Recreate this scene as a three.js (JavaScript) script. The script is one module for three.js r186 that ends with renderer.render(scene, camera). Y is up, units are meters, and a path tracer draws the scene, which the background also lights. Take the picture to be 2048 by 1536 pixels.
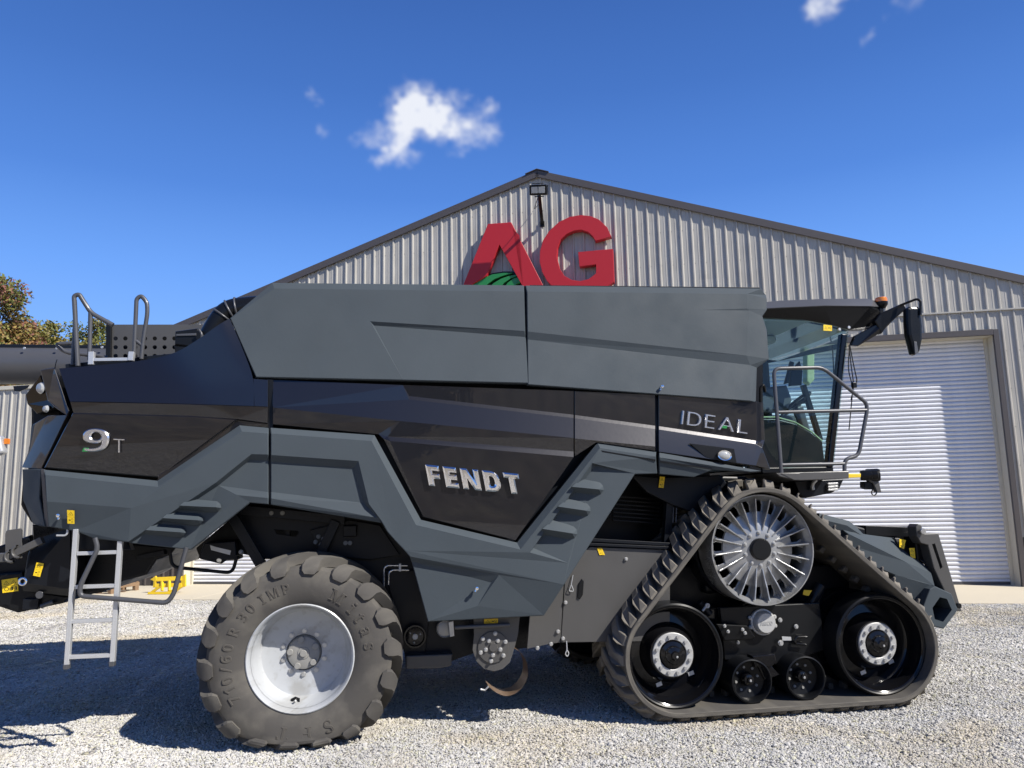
import * as THREE from 'three';
import { mergeGeometries, toCreasedNormals } from 'three/addons/utils/BufferGeometryUtils.js';
import { RoundedBoxGeometry } from 'three/addons/geometries/RoundedBoxGeometry.js';
import { TextGeometry } from 'three/addons/geometries/TextGeometry.js';
import { FontLoader } from 'three/addons/loaders/FontLoader.js';

// ---------------------------------------------------------------- camera, sky, sun, exposure
const R = Math.PI / 180;
const scene = new THREE.Scene();
const FOCAL = 1537, EYE = 1.92, PITCH = 8.49 * R, ROLL = -1.18 * R;
const camera = new THREE.PerspectiveCamera(2 * Math.atan(768 / FOCAL) / R, 4 / 3, 0.1, 900);
camera.rotation.order = 'YXZ';
camera.position.set(0, EYE, 0);
camera.rotation.set(PITCH, 0, ROLL);
camera.updateMatrixWorld(true);
const renderer = new THREE.WebGLRenderer({ antialias: true });
renderer.toneMapping = THREE.LinearToneMapping;
const EXPOSURE = 1.45;
renderer.toneMappingExposure = EXPOSURE;
renderer.shadowMap.enabled = true;

const SUN = new THREE.Vector3(0.941, 1.0, 0.610).normalize();
const sun = new THREE.DirectionalLight(new THREE.Color(1.0, 0.95, 0.87), 4.9);
sun.position.copy(SUN).multiplyScalar(60);
sun.castShadow = true; sun.shadow.mapSize.set(4096, 4096);
Object.assign(sun.shadow.camera, { left: -25, right: 25, top: 25, bottom: -25, near: 1, far: 140 });
scene.add(sun, sun.target);

let seed = 7;
const rnd = () => { seed = (seed * 1664525 + 1013904223) >>> 0; return seed / 4294967296; };
const rr = (a, b) => a + (b - a) * rnd();
function hash(x, y, z = 0) { let h = (x * 374761393 + y * 668265263 + z * 974634777) | 0; h = Math.imul(h ^ (h >>> 13), 1274126177); return ((h ^ (h >>> 16)) >>> 0) / 4294967296; }
const sm = (t) => t * t * (3 - 2 * t), cl = (x, a = 0, b = 1) => Math.min(b, Math.max(a, x)), lerp = (a, b, t) => a + (b - a) * t;
function vnoise(x, y, p = 0, s = 0) {   // value noise; p > 0 makes it repeat every p cells
  const xi = Math.floor(x), yi = Math.floor(y), fx = sm(x - xi), fy = sm(y - yi);
  const w = (v) => p ? ((v % p) + p) % p : v;
  const a = hash(w(xi), w(yi), s), b = hash(w(xi + 1), w(yi), s), c = hash(w(xi), w(yi + 1), s), d = hash(w(xi + 1), w(yi + 1), s);
  return lerp(lerp(a, b, fx), lerp(c, d, fx), fy);
}
function fbm(x, y, o = 5, p = 0, s = 0) { let v = 0, a = 0.5, q = p; for (let i = 0; i < o; i++) { v += a * vnoise(x, y, q, s + i); x *= 2; y *= 2; q *= 2; a *= 0.5; } return v / (1 - Math.pow(0.5, o)); }

// a photo pixel (2048 x 1536) gives a direction only
const camQ = camera.quaternion.clone();
const pixelDir = (px, py) => new THREE.Vector3((px - 1024) / FOCAL, (768 - py) / FOCAL, -1).applyQuaternion(camQ).normalize();

// the sky: air and a few small fair-weather clouds
{
  const W = 2048, H = 1024, data = new Float32Array(W * H * 4);
  const stops = [[-90, .30, .42, .62], [0, .46, .63, .96], [6, .33, .56, 1.0], [11.5, .222, .462, 1.0], [16, .160, .378, .93], [22, .092, .25, .715], [29, .062, .178, .55], [35, .048, .140, .455], [50, .033, .10, .35], [90, .024, .075, .27]];
  const cl1 = pixelDir(860, 250), cl2 = pixelDir(1690, 30);
  const ang = (d) => [Math.atan2(d.x, -d.z) / R, Math.asin(d.y) / R];
  const [a1, e1] = ang(cl1), [a2, e2] = ang(cl2);
  // puffs in degrees from the cloud's middle: right, up, size, density
  const P1 = [[-1.6, .9, 1.9, 1.15], [-.3, .8, 2.1, 1.35], [.7, .2, 1.6, 1.1], [-2.2, -.7, 1.5, .9], [-3.2, -1.9, 1.5, .85], [-1.9, -1.9, 1.3, .62], [2.4, .1, 1.5, .68], [3.9, 1.3, 1.2, .8], [3.4, -.4, 1.5, .62], [4.6, -.6, 1.0, .58], [-4.6, -1.0, 1.1, .6], [2.2, -1.5, 1.1, .52], [1.9, 1.9, .8, .5], [-7.9, 1.3, .62, .62], [-7.6, -.7, .66, .66]];
  const P2 = [[-1.6, .7, 1.3, .75], [-.6, 1.3, 1.4, .85], [.6, 1.5, .8, .5], [3.6, -.1, 1.3, .42], [4.7, .5, 1.1, .46], [5.6, 1.2, .9, .4], [1.1, -1.6, .55, .55], [2.2, -.6, .8, .26]];
  const n1 = (x, y) => fbm(x * 1.1 + 31, y * 1.5 + 7, 6, 0, 3), n2 = (x, y) => fbm(x * 2.1 + 5, y * 2.7 + 11, 5, 0, 9);
  for (let j = 0; j < H; j++) {
    const el = ((j + 0.5) / H - 0.5) * 180;
    let k = 1; while (k < stops.length - 1 && stops[k][0] < el) k++;
    const A = stops[k - 1], B = stops[k], t = cl((el - A[0]) / (B[0] - A[0]));
    const base = [1, 2, 3].map((i) => lerp(A[i], B[i], t));
    for (let i = 0; i < W; i++) {
      const th = ((i + 0.5) / W - 0.5) * 2 * Math.PI, x = Math.cos(th), z = Math.sin(th);
      const az = Math.atan2(x, -z) / R;
      let c = 0;
      for (const [a0, e0, P] of [[a1, e1, P1], [a2, e2, P2]]) {
        const dx = (az - a0) * Math.cos(el * R), dy = el - e0;
        if (Math.abs(dx) > 12 || Math.abs(dy) > 7) continue;
        const wx = dx + (n1(dx + 40, dy) - .5) * 1.6, wy = dy + (n1(dx, dy + 60) - .5) * 1.3;
        let s = 0;
        for (const [px, py, r, d] of P) { const q = ((wx - px) ** 2 + (wy - py) ** 2) / (r * r); if (q < 4) s += d * .86 * Math.exp(-q * 2.1); }
        if (s > 0.02) { const tear = .6 * n2(dx, dy) + .4 * n1(dx * 2, dy * 2), hard = cl(s - .55), v = s * (.42 + 1.12 * cl((tear - .27) * 1.9)); c = Math.max(c, Math.pow(cl(lerp(v * .82 - .12, v * .72 + .34, cl(hard * 1.3))), 1.2)); }
      }
      const o = (j * W + i) * 4, white = [.93, .95, 1.0];
      for (let q = 0; q < 3; q++) data[o + q] = lerp(base[q] * 1.05, white[q], c * .9) / EXPOSURE;
      data[o + 3] = 1;
    }
  }
  const sky = new THREE.DataTexture(data, W, H, THREE.RGBAFormat, THREE.FloatType);
  sky.mapping = THREE.EquirectangularReflectionMapping; sky.magFilter = THREE.LinearFilter; sky.minFilter = THREE.LinearFilter; sky.needsUpdate = true;
  scene.background = sky; scene.environment = sky;
}

// ---------------------------------------------------------------- frames: the building's wall and the machine's side
class Frame {
  constructor(name, x, z, turn) {
    this.g = new THREE.Group(); this.g.name = name; this.g.position.set(x, 0, z); this.g.rotation.y = turn; this.g.updateMatrixWorld(true);
    this.inv = this.g.matrixWorld.clone().invert();
    this.eye = camera.position.clone().applyMatrix4(this.inv);
  }
  at(px, py, z) {   // the point where the pixel's ray meets the plane local z = const
    const d = pixelDir(px, py).transformDirection(this.inv);
    return this.eye.clone().addScaledVector(d, (z - this.eye.z) / d.z);
  }
}
const WALL_YAW = 10.92 * R, WALL_D = 70.34 * EYE / 7.871;
const bld = new Frame('metal_building', WALL_D * Math.sin(WALL_YAW), -WALL_D * Math.cos(WALL_YAW), -WALL_YAW);
const B = (px, py, z = 0) => bld.at(px, py, z);
const TURN = 9 * R, W_TYRE = 1.72;
const gp = (() => { const d = pixelDir(600, 1503); return camera.position.clone().addScaledVector(d, -EYE / d.y); })();
const mac = new Frame('combine_harvester', gp.x - W_TYRE * Math.sin(TURN), gp.z - W_TYRE * Math.cos(TURN), TURN);
const M = (px, py, w) => mac.at(px, py, w);
const toPixel = (v) => { const q = v.clone().project(camera); return [1024 + q.x * 1024, 768 - q.y * 768]; };

// ---------------------------------------------------------------- materials
function noiseTex(size, fn, srgb = false) {
  const d = new Uint8Array(size * size * 4);
  for (let j = 0; j < size; j++) for (let i = 0; i < size; i++) { const v = fn(i / size, j / size), o = (j * size + i) * 4; const a = Array.isArray(v) ? v : [v, v, v]; for (let k = 0; k < 3; k++) d[o + k] = cl(a[k]) * 255; d[o + 3] = 255; }
  const t = new THREE.DataTexture(d, size, size); t.wrapS = t.wrapT = THREE.RepeatWrapping; t.magFilter = THREE.LinearFilter; t.minFilter = THREE.LinearMipmapLinearFilter; t.generateMipmaps = true;
  if (srgb) t.colorSpace = THREE.SRGBColorSpace; t.needsUpdate = true; return t;
}
const rep = (t, x, y = x) => { const c = t.clone(); c.repeat.set(x, y); c.needsUpdate = true; return c; };
const dustTone = noiseTex(512, (u, v) => 0.86 + 0.14 * fbm(u * 5, v * 5, 6, 5) + (hash(u * 512 | 0, v * 512 | 0) > .995 ? -.1 : 0));
const roughSpots = noiseTex(512, (u, v) => { const n = fbm(u * 8, v * 8, 5, 8, 2); return 0.72 + 0.45 * (n - .5) + 0.1 * hash(u * 512 | 0, v * 512 | 0, 5); });
const orangePeel = noiseTex(512, (u, v) => .5 * fbm(u * 5, v * 5, 3, 5, 11) + .5 * fbm(u * 96, v * 96, 2, 96, 4));
const rubberMap = noiseTex(512, (u, v) => { const n = fbm(u * 7, v * 7, 5, 7, 21), g = hash(u * 512 | 0, v * 512 | 0, 8); const d = cl((n - .42) * 3.2); return [lerp(.62, 1, d) * (.9 + .1 * g), lerp(.60, .96, d) * (.9 + .1 * g), lerp(.58, .88, d) * (.9 + .1 * g)]; });
const grimeMap = rep(noiseTex(512, (u, v) => { const n = fbm(u * 6, v * 6, 6, 6, 61), s = fbm(u * 22, v * 22, 3, 22, 63); const d = cl((n - .5) * 4) * .22 + cl((s - .62) * 5) * .12; return [1 - d, 1 - d * 1.1, 1 - d * 1.3]; }), 1.3);
const streakMap = noiseTex(1024, (u, v) => { const n = fbm(u * 64, v * 4, 4, 0, 71) * .5 + fbm(u * 12, v * 9, 4, 12, 73) * .5; const d = cl((n - .46) * 3) * .16; return [1 - d, 1 - d * 1.05, 1 - d * 1.15]; });
const mat = (name, color, roughness, o = {}) => { const m = new THREE.MeshPhysicalMaterial({ roughness, side: THREE.DoubleSide, ...o }); m.color.setRGB(...color); m.name = name; return m; };
const tex2 = rep(dustTone, .7), rgh2 = rep(roughSpots, .6);
const MT = {
  grey: mat('slate panel', [.056, .069, .080], .8, { specularIntensity: .35, map: tex2, roughnessMap: rgh2, bumpMap: rep(roughSpots, 9), bumpScale: .0006 }),
  gloss: mat('dark metallic paint', [.013, .0122, .0142], .32, { metalness: .5, clearcoat: 1, clearcoatRoughness: .012, bumpMap: rep(orangePeel, .45), bumpScale: .0003, map: tex2 }),
  black: mat('black plastic', [.0065, .007, .008], .42, { specularIntensity: .5, roughnessMap: rgh2 }),
  chassis: mat('dark chassis paint', [.0075, .009, .0125], .42, { specularIntensity: .5, map: tex2, roughnessMap: rgh2 }),
  blackGloss: mat('black enamel', [.005, .005, .006], .12, { specularIntensity: .8 }),
  tube: mat('grey tube', [.085, .087, .095], .38, { map: tex2, metalness: .25 }),
  sheet: mat('grey sheet steel', [.085, .083, .081], .5, { map: tex2, metalness: .2, roughnessMap: rgh2 }),
  steel: mat('bright steel', [.62, .62, .62], .32, { metalness: .85, roughnessMap: rgh2 }),
  bolt: mat('zinc bolt', [.50, .50, .49], .38, { metalness: .7 }),
  alu: mat('aluminium', [.56, .57, .58], .42, { metalness: .45, roughnessMap: rgh2, map: tex2 }),
  chrome: mat('chrome', [.88, .88, .89], .10, { metalness: 1 }),
  satin: mat('satin chrome', [.84, .84, .86], .24, { metalness: 1 }),
  rubber: mat('dusty tyre rubber', [.108, .104, .098], .92, { map: rubberMap, bumpMap: rep(roughSpots, 3), bumpScale: .0015 }),
  lug: mat('scuffed lug rubber', [.19, .178, .160], .92, { map: rubberMap, bumpMap: rep(roughSpots, 3), bumpScale: .0015 }),
  belt: mat('track rubber', [.125, .119, .109], .9, { map: rubberMap, bumpMap: rep(roughSpots, 3), bumpScale: .0012 }),
  rim: mat('silver wheel paint', [.40, .415, .43], .38, { map: grimeMap, clearcoat: .35, clearcoatRoughness: .2 }),
  hubGrey: mat('grey hub casting', [.27, .265, .25], .6, { map: tex2 }),
  drive: mat('cast drive wheel', [.33, .335, .34], .4, { metalness: .55, map: grimeMap, roughnessMap: rgh2 }),
  cast: mat('bare casting', [.46, .46, .45], .5, { metalness: .35, map: tex2 }),
  glass: mat('cab glass', [.72, .885, .905], .0, { transmission: 1, thickness: 0, ior: 1.5 }),
  clearLens: mat('lamp lens', [.34, .35, .35], .1, { clearcoat: 1 }),
  amber: mat('amber lens', [.80, .25, .02], .2, { clearcoat: 1, transmission: .25, thickness: 0 }),
  red: mat('red lens', [.30, .012, .01], .2, { clearcoat: 1 }),
  yellow: mat('yellow paint', [.72, .50, .02], .45, { map: tex2 }),
  liner: mat('headliner', [.42, .43, .40], .85),
  seat: mat('seat fabric', [.05, .055, .06], .9),
  trimGreen: mat('pale green trim', [.30, .36, .20], .7),
  green: mat('green enamel', [.02, .19, .045], .35),
};
// ---------------------------------------------------------------- geometry helpers (all return BufferGeometry in the frame of their parent)
const V3 = (x, y, z) => new THREE.Vector3(x, y, z);
const isV = (p) => p && p.isVector3;
function finish(pos, crease = .3, uv) {
  let g = new THREE.BufferGeometry(); g.setAttribute('position', new THREE.Float32BufferAttribute(pos, 3));
  const n = pos.length / 3, u = new Float32Array(n * 2);
  if (uv) u.set(uv); else for (let i = 0; i < n; i++) { u[i * 2] = pos[i * 3] + pos[i * 3 + 2] * .6; u[i * 2 + 1] = pos[i * 3 + 1] + pos[i * 3 + 2] * .4; }
  g.setAttribute('uv', new THREE.BufferAttribute(u, 2));
  g.computeVertexNormals();
  return crease > 0 ? toCreasedNormals(g, crease) : g;
}
// a skin of flat faces over named corner points [px, py, w] with a chamfered, turned-in rim
function shell(verts, faces, { thick = .03, bevel = .006, crease = .12, frame = mac } = {}) {
  const P = {}; for (const k in verts) { const v = verts[k]; P[k] = isV(v) ? v : frame.at(v[0], v[1], v[2]); }
  const pos = [], edges = new Map();
  const tri = (a, b, c) => pos.push(a.x, a.y, a.z, b.x, b.y, b.z, c.x, c.y, c.z);
  for (let f of faces) {
    if (typeof f === 'string') f = f.split(' ');
    const pts = f.map((k) => { if (!P[k]) throw new Error('shell: no corner ' + k); return P[k]; });
    const n = V3(0, 0, 0), c = V3(0, 0, 0);
    pts.forEach((p, i) => { const q = pts[(i + 1) % pts.length]; n.x += (p.y - q.y) * (p.z + q.z); n.y += (p.z - q.z) * (p.x + q.x); n.z += (p.x - q.x) * (p.y + q.y); c.add(p); });
    c.divideScalar(pts.length);
    if (n.dot(frame.eye.clone().sub(c)) < 0) { pts.reverse(); f = [...f].reverse(); n.negate(); }
    const ax = Math.abs(n.x), ay = Math.abs(n.y), az = Math.abs(n.z);
    const flat = pts.map((p) => az >= ax && az >= ay ? new THREE.Vector2(p.x, p.y) : ay >= ax ? new THREE.Vector2(p.x, p.z) : new THREE.Vector2(p.y, p.z));
    for (const t of THREE.ShapeUtils.triangulateShape(flat, [])) {
      const [a, b, d] = t.map((i) => pts[i]); const m = b.clone().sub(a).cross(d.clone().sub(a));
      if (m.dot(n) >= 0) tri(a, b, d); else tri(a, d, b);
    }
    f.forEach((k, i) => { const q = f[(i + 1) % f.length], key = k < q ? k + '|' + q : q + '|' + k; if (!edges.has(key)) edges.set(key, { n: 0, k, q }); edges.get(key).n++; });
  }
  const out = {}, rim = [...edges.values()].filter((e) => e.n === 1);
  for (const { k, q } of rim) { const a = P[k], b = P[q], o = V3(b.y - a.y, a.x - b.x, 0).normalize(); for (const id of [k, q]) (out[id] ||= []).push(o); }
  const off = (id, s, d) => { const o = out[id]; let v = o[0].clone(); if (o.length > 1) { v.add(o[1]); const l = v.length(); v = l < .2 ? o[0].clone() : v.normalize().multiplyScalar(Math.min(2, 1 / Math.max(.35, v.dot(o[0])))); } return P[id].clone().addScaledVector(v, s).add(V3(0, 0, -d)); };
  for (const { k, q } of rim) {
    const a = P[k], b = P[q], a1 = off(k, bevel, bevel), b1 = off(q, bevel, bevel), a2 = off(k, bevel, thick), b2 = off(q, bevel, thick);
    tri(a, b1, b); tri(a, a1, b1); tri(a1, b2, b1); tri(a1, a2, b2);
  }
  return finish(pos, crease);
}
// a smooth sheet through a grid of points, rows from top to bottom
function sheetGrid(rows, { thick = .025, sub = 6, crease = .5, frame = mac, smoothRows = true } = {}) {
  const pts = rows.map((r) => r.map((p) => isV(p) ? p : frame.at(...p)));
  const cat = (list, n) => { const c = new THREE.CatmullRomCurve3(list, false, 'centripetal'); const o = []; for (let i = 0; i < list.length - 1; i++) for (let k = 0; k < n; k++) o.push(c.getPoint((i + k / n) / (list.length - 1))); o.push(list[list.length - 1].clone()); return o; };
  const wide = pts.map((r) => cat(r, sub));
  let grid = wide;
  if (smoothRows) { const cols = wide[0].map((_, i) => cat(wide.map((r) => r[i]), sub)); grid = cols[0].map((_, j) => cols.map((c) => c[j])); }
  const pos = [], q = (a, b, c, d) => pos.push(...a.toArray(), ...b.toArray(), ...c.toArray(), ...a.toArray(), ...c.toArray(), ...d.toArray());
  const nR = grid.length, nC = grid[0].length, back = (p) => p.clone().add(V3(0, 0, -thick));
  for (let j = 0; j < nR - 1; j++) for (let i = 0; i < nC - 1; i++) q(grid[j][i], grid[j + 1][i], grid[j + 1][i + 1], grid[j][i + 1]);
  for (let i = 0; i < nC - 1; i++) { q(grid[0][i + 1], back(grid[0][i + 1]), back(grid[0][i]), grid[0][i]); q(grid[nR - 1][i], back(grid[nR - 1][i]), back(grid[nR - 1][i + 1]), grid[nR - 1][i + 1]); }
  for (let j = 0; j < nR - 1; j++) { q(grid[j][0], back(grid[j][0]), back(grid[j + 1][0]), grid[j + 1][0]); q(grid[j + 1][nC - 1], back(grid[j + 1][nC - 1]), back(grid[j][nC - 1]), grid[j][nC - 1]); }
  return finish(pos, crease);
}
// a plate with the given outline in the plane local z = w, `deep` thick behind it
function plate(pts, w, deep, bevel = .006, frame = mac, holes = []) {
  const p2 = (l) => l.map((p) => isV(p) ? new THREE.Vector2(p.x, p.y) : (() => { const v = frame.at(p[0], p[1], w); return new THREE.Vector2(v.x, v.y); })());
  const s = new THREE.Shape(p2(pts)); for (const h of holes) s.holes.push(new THREE.Path(p2(h)));
  const g = new THREE.ExtrudeGeometry(s, { depth: Math.max(.001, deep - 2 * bevel), bevelEnabled: bevel > 0, bevelThickness: bevel, bevelSize: bevel, bevelOffset: -bevel, bevelSegments: 2, curveSegments: 8 });
  g.translate(0, 0, w - deep + bevel); return g;
}
// rounded polyline
function bend(points, rad, n = 6) {
  const o = [points[0].clone()];
  for (let i = 1; i < points.length - 1; i++) {
    const p = points[i], a = points[i - 1].clone().sub(p), b = points[i + 1].clone().sub(p), r = Math.min(rad, a.length() * .48, b.length() * .48);
    const s = p.clone().addScaledVector(a.normalize(), r), e = p.clone().addScaledVector(b.normalize(), r);
    for (let k = 0; k <= n; k++) { const t = k / n; o.push(s.clone().multiplyScalar((1 - t) * (1 - t)).addScaledVector(p, 2 * t * (1 - t)).addScaledVector(e, t * t)); }
  }
  o.push(points[points.length - 1].clone()); return o;
}
function sweep(path, r, seg = 10, cap = true) {   // round bar along a path; r a number or a function of 0..1
  const n = path.length, pos = [], uv = []; let N = null; const rings = []; let L = 0; const len = [0];
  for (let i = 1; i < n; i++) len.push(L += path[i].distanceTo(path[i - 1]));
  for (let i = 0; i < n; i++) {
    const T = path[Math.min(n - 1, i + 1)].clone().sub(path[Math.max(0, i - 1)]).normalize();
    if (!N) { N = Math.abs(T.y) < .9 ? V3(0, 1, 0) : V3(1, 0, 0); }
    N = N.clone().addScaledVector(T, -N.dot(T)).normalize(); const Bn = T.clone().cross(N), rad = typeof r === 'function' ? r(len[i] / L) : r;
    rings.push(Array.from({ length: seg }, (_, k) => { const a = k / seg * 2 * Math.PI; return path[i].clone().addScaledVector(N, Math.cos(a) * rad).addScaledVector(Bn, Math.sin(a) * rad); }));
  }
  const put = (...v) => v.forEach(([p, u, w]) => { pos.push(p.x, p.y, p.z); uv.push(u, w); });
  const per = 2 * Math.PI * (typeof r === 'function' ? r(.5) : r) / seg;
  for (let i = 0; i < n - 1; i++) for (let k = 0; k < seg; k++) {
    const k2 = (k + 1) % seg, a = [rings[i][k], k * per, len[i]], b = [rings[i][k2], (k + 1) * per, len[i]], c = [rings[i + 1][k2], (k + 1) * per, len[i + 1]], d = [rings[i + 1][k], k * per, len[i + 1]];
    put(a, b, c, a, c, d);
  }
  if (cap) for (const [e, f] of [[0, true], [n - 1, false]]) for (let k = 0; k < seg; k++) { const a = [rings[e][k], 0, 0], b = [rings[e][(k + 1) % seg], .01, 0], c = [path[e], 0, .01]; f ? put(a, c, b) : put(a, b, c); }
  return finish(pos, .9, uv);
}
const pipe = (pts, r, rad = .06, frame = mac, seg = 10) => sweep(bend(pts.map((p) => isV(p) ? p : frame.at(...p)), rad), r, seg);
// turned body about an axis through (u, y) parallel to the local z axis; profile [radius, z]
function turned(profile, u, y, seg = 48) {
  const g = new THREE.LatheGeometry(profile.map(([r, z]) => new THREE.Vector2(Math.max(r, 1e-4), z)), seg);
  g.rotateX(Math.PI / 2); g.translate(u, y, 0);
  const c = toCreasedNormals(g.toNonIndexed(), .55); const p = c.attributes.position, uv = c.attributes.uv; for (let i = 0; i < p.count; i++) uv.setXY(i, p.getX(i) * .9 + p.getZ(i) * .5, p.getY(i) * .9); return c;
}
const box = (x, y, z, sx, sy, sz, r = .008, rot = 0) => { const g = new RoundedBoxGeometry(sx, sy, sz, 2, Math.min(r, sx * .45, sy * .45, sz * .45)); if (rot) g.rotateZ(rot); g.translate(x, y, z); return g; };
function bar(a, b, sx, sz, r = .004) {   // a square bar between two points: sx wide across, sz deep along z
  const d = b.clone().sub(a), L = d.length(); const g = new RoundedBoxGeometry(sx, L, sz, 1, Math.min(r, sx * .4, sz * .4));
  const q = new THREE.Quaternion().setFromUnitVectors(V3(0, 1, 0), d.normalize()); g.applyQuaternion(q); const m = a.clone().add(b).multiplyScalar(.5); g.translate(m.x, m.y, m.z); return g;
}
const disc = (r, deep, seg = 20, b = .15) => { const e = Math.min(r, deep) * b; return turned([[0, deep], [r - e, deep], [r, deep - e], [r, 0]], 0, 0, seg); };
const merge = (l) => { const k = l.map((g) => { const n = g.index ? g.toNonIndexed() : g; for (const a of Object.keys(n.attributes)) if (!['position', 'normal', 'uv'].includes(a)) n.deleteAttribute(a); return n; }); return k.length > 1 ? mergeGeometries(k) : k[0]; };
const hexBolt = (r, h) => { const g = new THREE.CylinderGeometry(r * .92, r, h, 6); g.rotateX(Math.PI / 2); g.translate(0, 0, h / 2); return g; };

// ---------------------------------------------------------------- naming
const taken = {};
function numbered(n) { if (!(n in taken)) { taken[n] = 0; return n; } return `${n}_${String(++taken[n]).padStart(3, '0')}`; }
function shadows(o) { o.castShadow = true; o.receiveShadow = true; return o; }
function part(name, geo, m, parent, label) { const o = shadows(new THREE.Mesh(Array.isArray(geo) ? merge(geo) : geo, m)); o.name = name; if (label) o.userData.label = label; parent.add(o); return o; }
function group(name, parent, label) { const o = new THREE.Group(); o.name = name; if (label) o.userData.label = label; parent.add(o); return o; }
function top(o, label, category, grp) { o.name = numbered(o.name); o.userData.label = label; o.userData.category = category; if (grp) o.userData.group = grp; scene.add(o); return o; }
function structure(name, geo, m, label) { const o = shadows(new THREE.Mesh(geo, m)); o.name = name; o.userData = { kind: 'structure', label, category: name.replace(/_/g, ' ') }; scene.add(o); return o; }
const sans = await new FontLoader().loadAsync('fonts/droid/droid_sans_bold.typeface.json');
const sansR = await new FontLoader().loadAsync('fonts/droid/droid_sans_regular.typeface.json');
const serifB = await new FontLoader().loadAsync('fonts/droid/droid_serif_bold.typeface.json');
// raised letters stretched over a parallelogram given by its lower left, lower right and upper left corners
function lettering(str, bl, br, tl, depth, m, parent, { font = sans, bevel = .02, bevelH = .3, xs = [0, 1], gap = .05, name = 'letter', fat = 0 } = {}) {
  const g = group('lettering', parent);
  const ex = br.clone().sub(bl), ey = tl.clone().sub(bl), ez = ex.clone().cross(ey).normalize();
  const gl = [...str].map((ch) => { if (ch === 'I') { const h = (() => { const d = new TextGeometry('D', { font, size: 1, depth: .01, curveSegments: 2, bevelEnabled: false }); d.computeBoundingBox(); return d.boundingBox.max.y; })(), sw = font === sans ? .2 : .1, s = new THREE.Shape([[0, 0], [sw, 0], [sw, h], [0, h]].map((p) => new THREE.Vector2(...p))), q = new THREE.ExtrudeGeometry(s, { depth: .01, bevelEnabled: true, bevelSize: bevel, bevelThickness: bevelH, bevelOffset: fat - bevel, bevelSegments: 1 }); q.computeBoundingBox(); return [q, q.boundingBox]; } const t = new TextGeometry(ch, { font, size: 1, depth: .01, curveSegments: 6, bevelEnabled: true, bevelSize: bevel, bevelThickness: bevelH, bevelOffset: fat - bevel, bevelSegments: 1 }); t.computeBoundingBox(); return [t, t.boundingBox]; });
  let w = 0; const x0 = gl.map(([, b]) => { const r = w - b.min.x; w += b.max.x - b.min.x + gap; return r; }); w -= gap;
  const hi = Math.max(...gl.map(([, b]) => b.max.y)), lo = Math.min(0, ...gl.map(([, b]) => b.min.y));
  gl.forEach(([t], i) => {
    const p = t.attributes.position; for (let k = 0; k < p.count; k++) { const v = bl.clone().addScaledVector(ex, (p.getX(k) + x0[i]) / w).addScaledVector(ey, (p.getY(k) - lo) / (hi - lo)).addScaledVector(ez, (p.getZ(k) + bevelH) / (2 * bevelH) * depth); p.setXYZ(k, v.x, v.y, v.z); }
    t.computeVertexNormals(); part(name, t, m, g);
  });
  return g;
}
// ---------------------------------------------------------------- ground
const APRON = (() => { const d = pixelDir(1950, 1207); return camera.position.clone().addScaledVector(d, -EYE / d.y).applyMatrix4(bld.inv).z; })();
const APRON_X0 = B(175, 1190).x;
const onApron = (x, z) => { const v = new THREE.Vector3(x, 0, z).applyMatrix4(bld.inv); return v.z < APRON + .12 * (fbm(v.x * 3, 2, 3, 0, 81) - .5) && v.x > APRON_X0; };
const gravelTex = (() => {
  const S = 1024, cell = 44, pts = [];
  for (let j = 0; j < cell; j++) for (let i = 0; i < cell; i++) pts.push([(i + hash(i, j, 1)) / cell, (j + hash(i, j, 2)) / cell, hash(i, j, 3), hash(i, j, 4)]);
  const col = new Uint8Array(S * S * 4), hgt = new Uint8Array(S * S * 4);
  for (let y = 0; y < S; y++) for (let x = 0; x < S; x++) {
    const u = x / S, v = y / S, ci = Math.floor(u * cell), cj = Math.floor(v * cell); let d1 = 9, d2 = 9, id = null;
    for (let b = -1; b <= 1; b++) for (let a = -1; a <= 1; a++) {
      const i = (ci + a + cell) % cell, j = (cj + b + cell) % cell, p = pts[j * cell + i];
      let dx = Math.abs(u - p[0]), dy = Math.abs(v - p[1]); dx = Math.min(dx, 1 - dx); dy = Math.min(dy, 1 - dy); const d = Math.hypot(dx, dy * 1.15);
      if (d < d1) { d2 = d1; d1 = d; id = p; } else if (d < d2) d2 = d;
    }
    const e = cl((d2 - d1) * cell * 1.6), h = sm(e) * (.55 + .45 * id[3]), o = (y * S + x) * 4, g = hash(x, y, 6);
    const t = (.60 + .36 * id[2]) * (.93 + .07 * g) * (e < .12 ? .78 : 1), warm = id[3] > .86 ? .9 : .985;
    col[o] = cl(t) * 255; col[o + 1] = cl(t * .985) * 255; col[o + 2] = cl(t * warm * .97) * 255; col[o + 3] = 255;
    hgt[o] = hgt[o + 1] = hgt[o + 2] = h * 255; hgt[o + 3] = 255;
  }
  const mk = (d) => { const t = new THREE.DataTexture(d, S, S); t.wrapS = t.wrapT = THREE.RepeatWrapping; t.magFilter = THREE.LinearFilter; t.minFilter = THREE.LinearMipmapLinearFilter; t.generateMipmaps = true; t.needsUpdate = true; return t; };
  const c = mk(col), h = mk(hgt); c.colorSpace = THREE.SRGBColorSpace; return [c, h];
})();
const groundY = (x, z) => { const v = new THREE.Vector3(x, 0, z).applyMatrix4(bld.inv), far = cl((v.z - APRON - .2) / 1.5), rut = Math.exp(-(((x * .985 - z * .17 - .9 + .3 * Math.sin(z * .5)) % 3.1) ** 2) / .05); return -.012 + far * (.05 * (fbm(x * .9 + 7, z * .9, 3, 0, 131) - .5) + .028 * (fbm(x * 4.2, z * 4.2, 3, 0, 137) - .5) - .012 * rut); };
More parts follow.
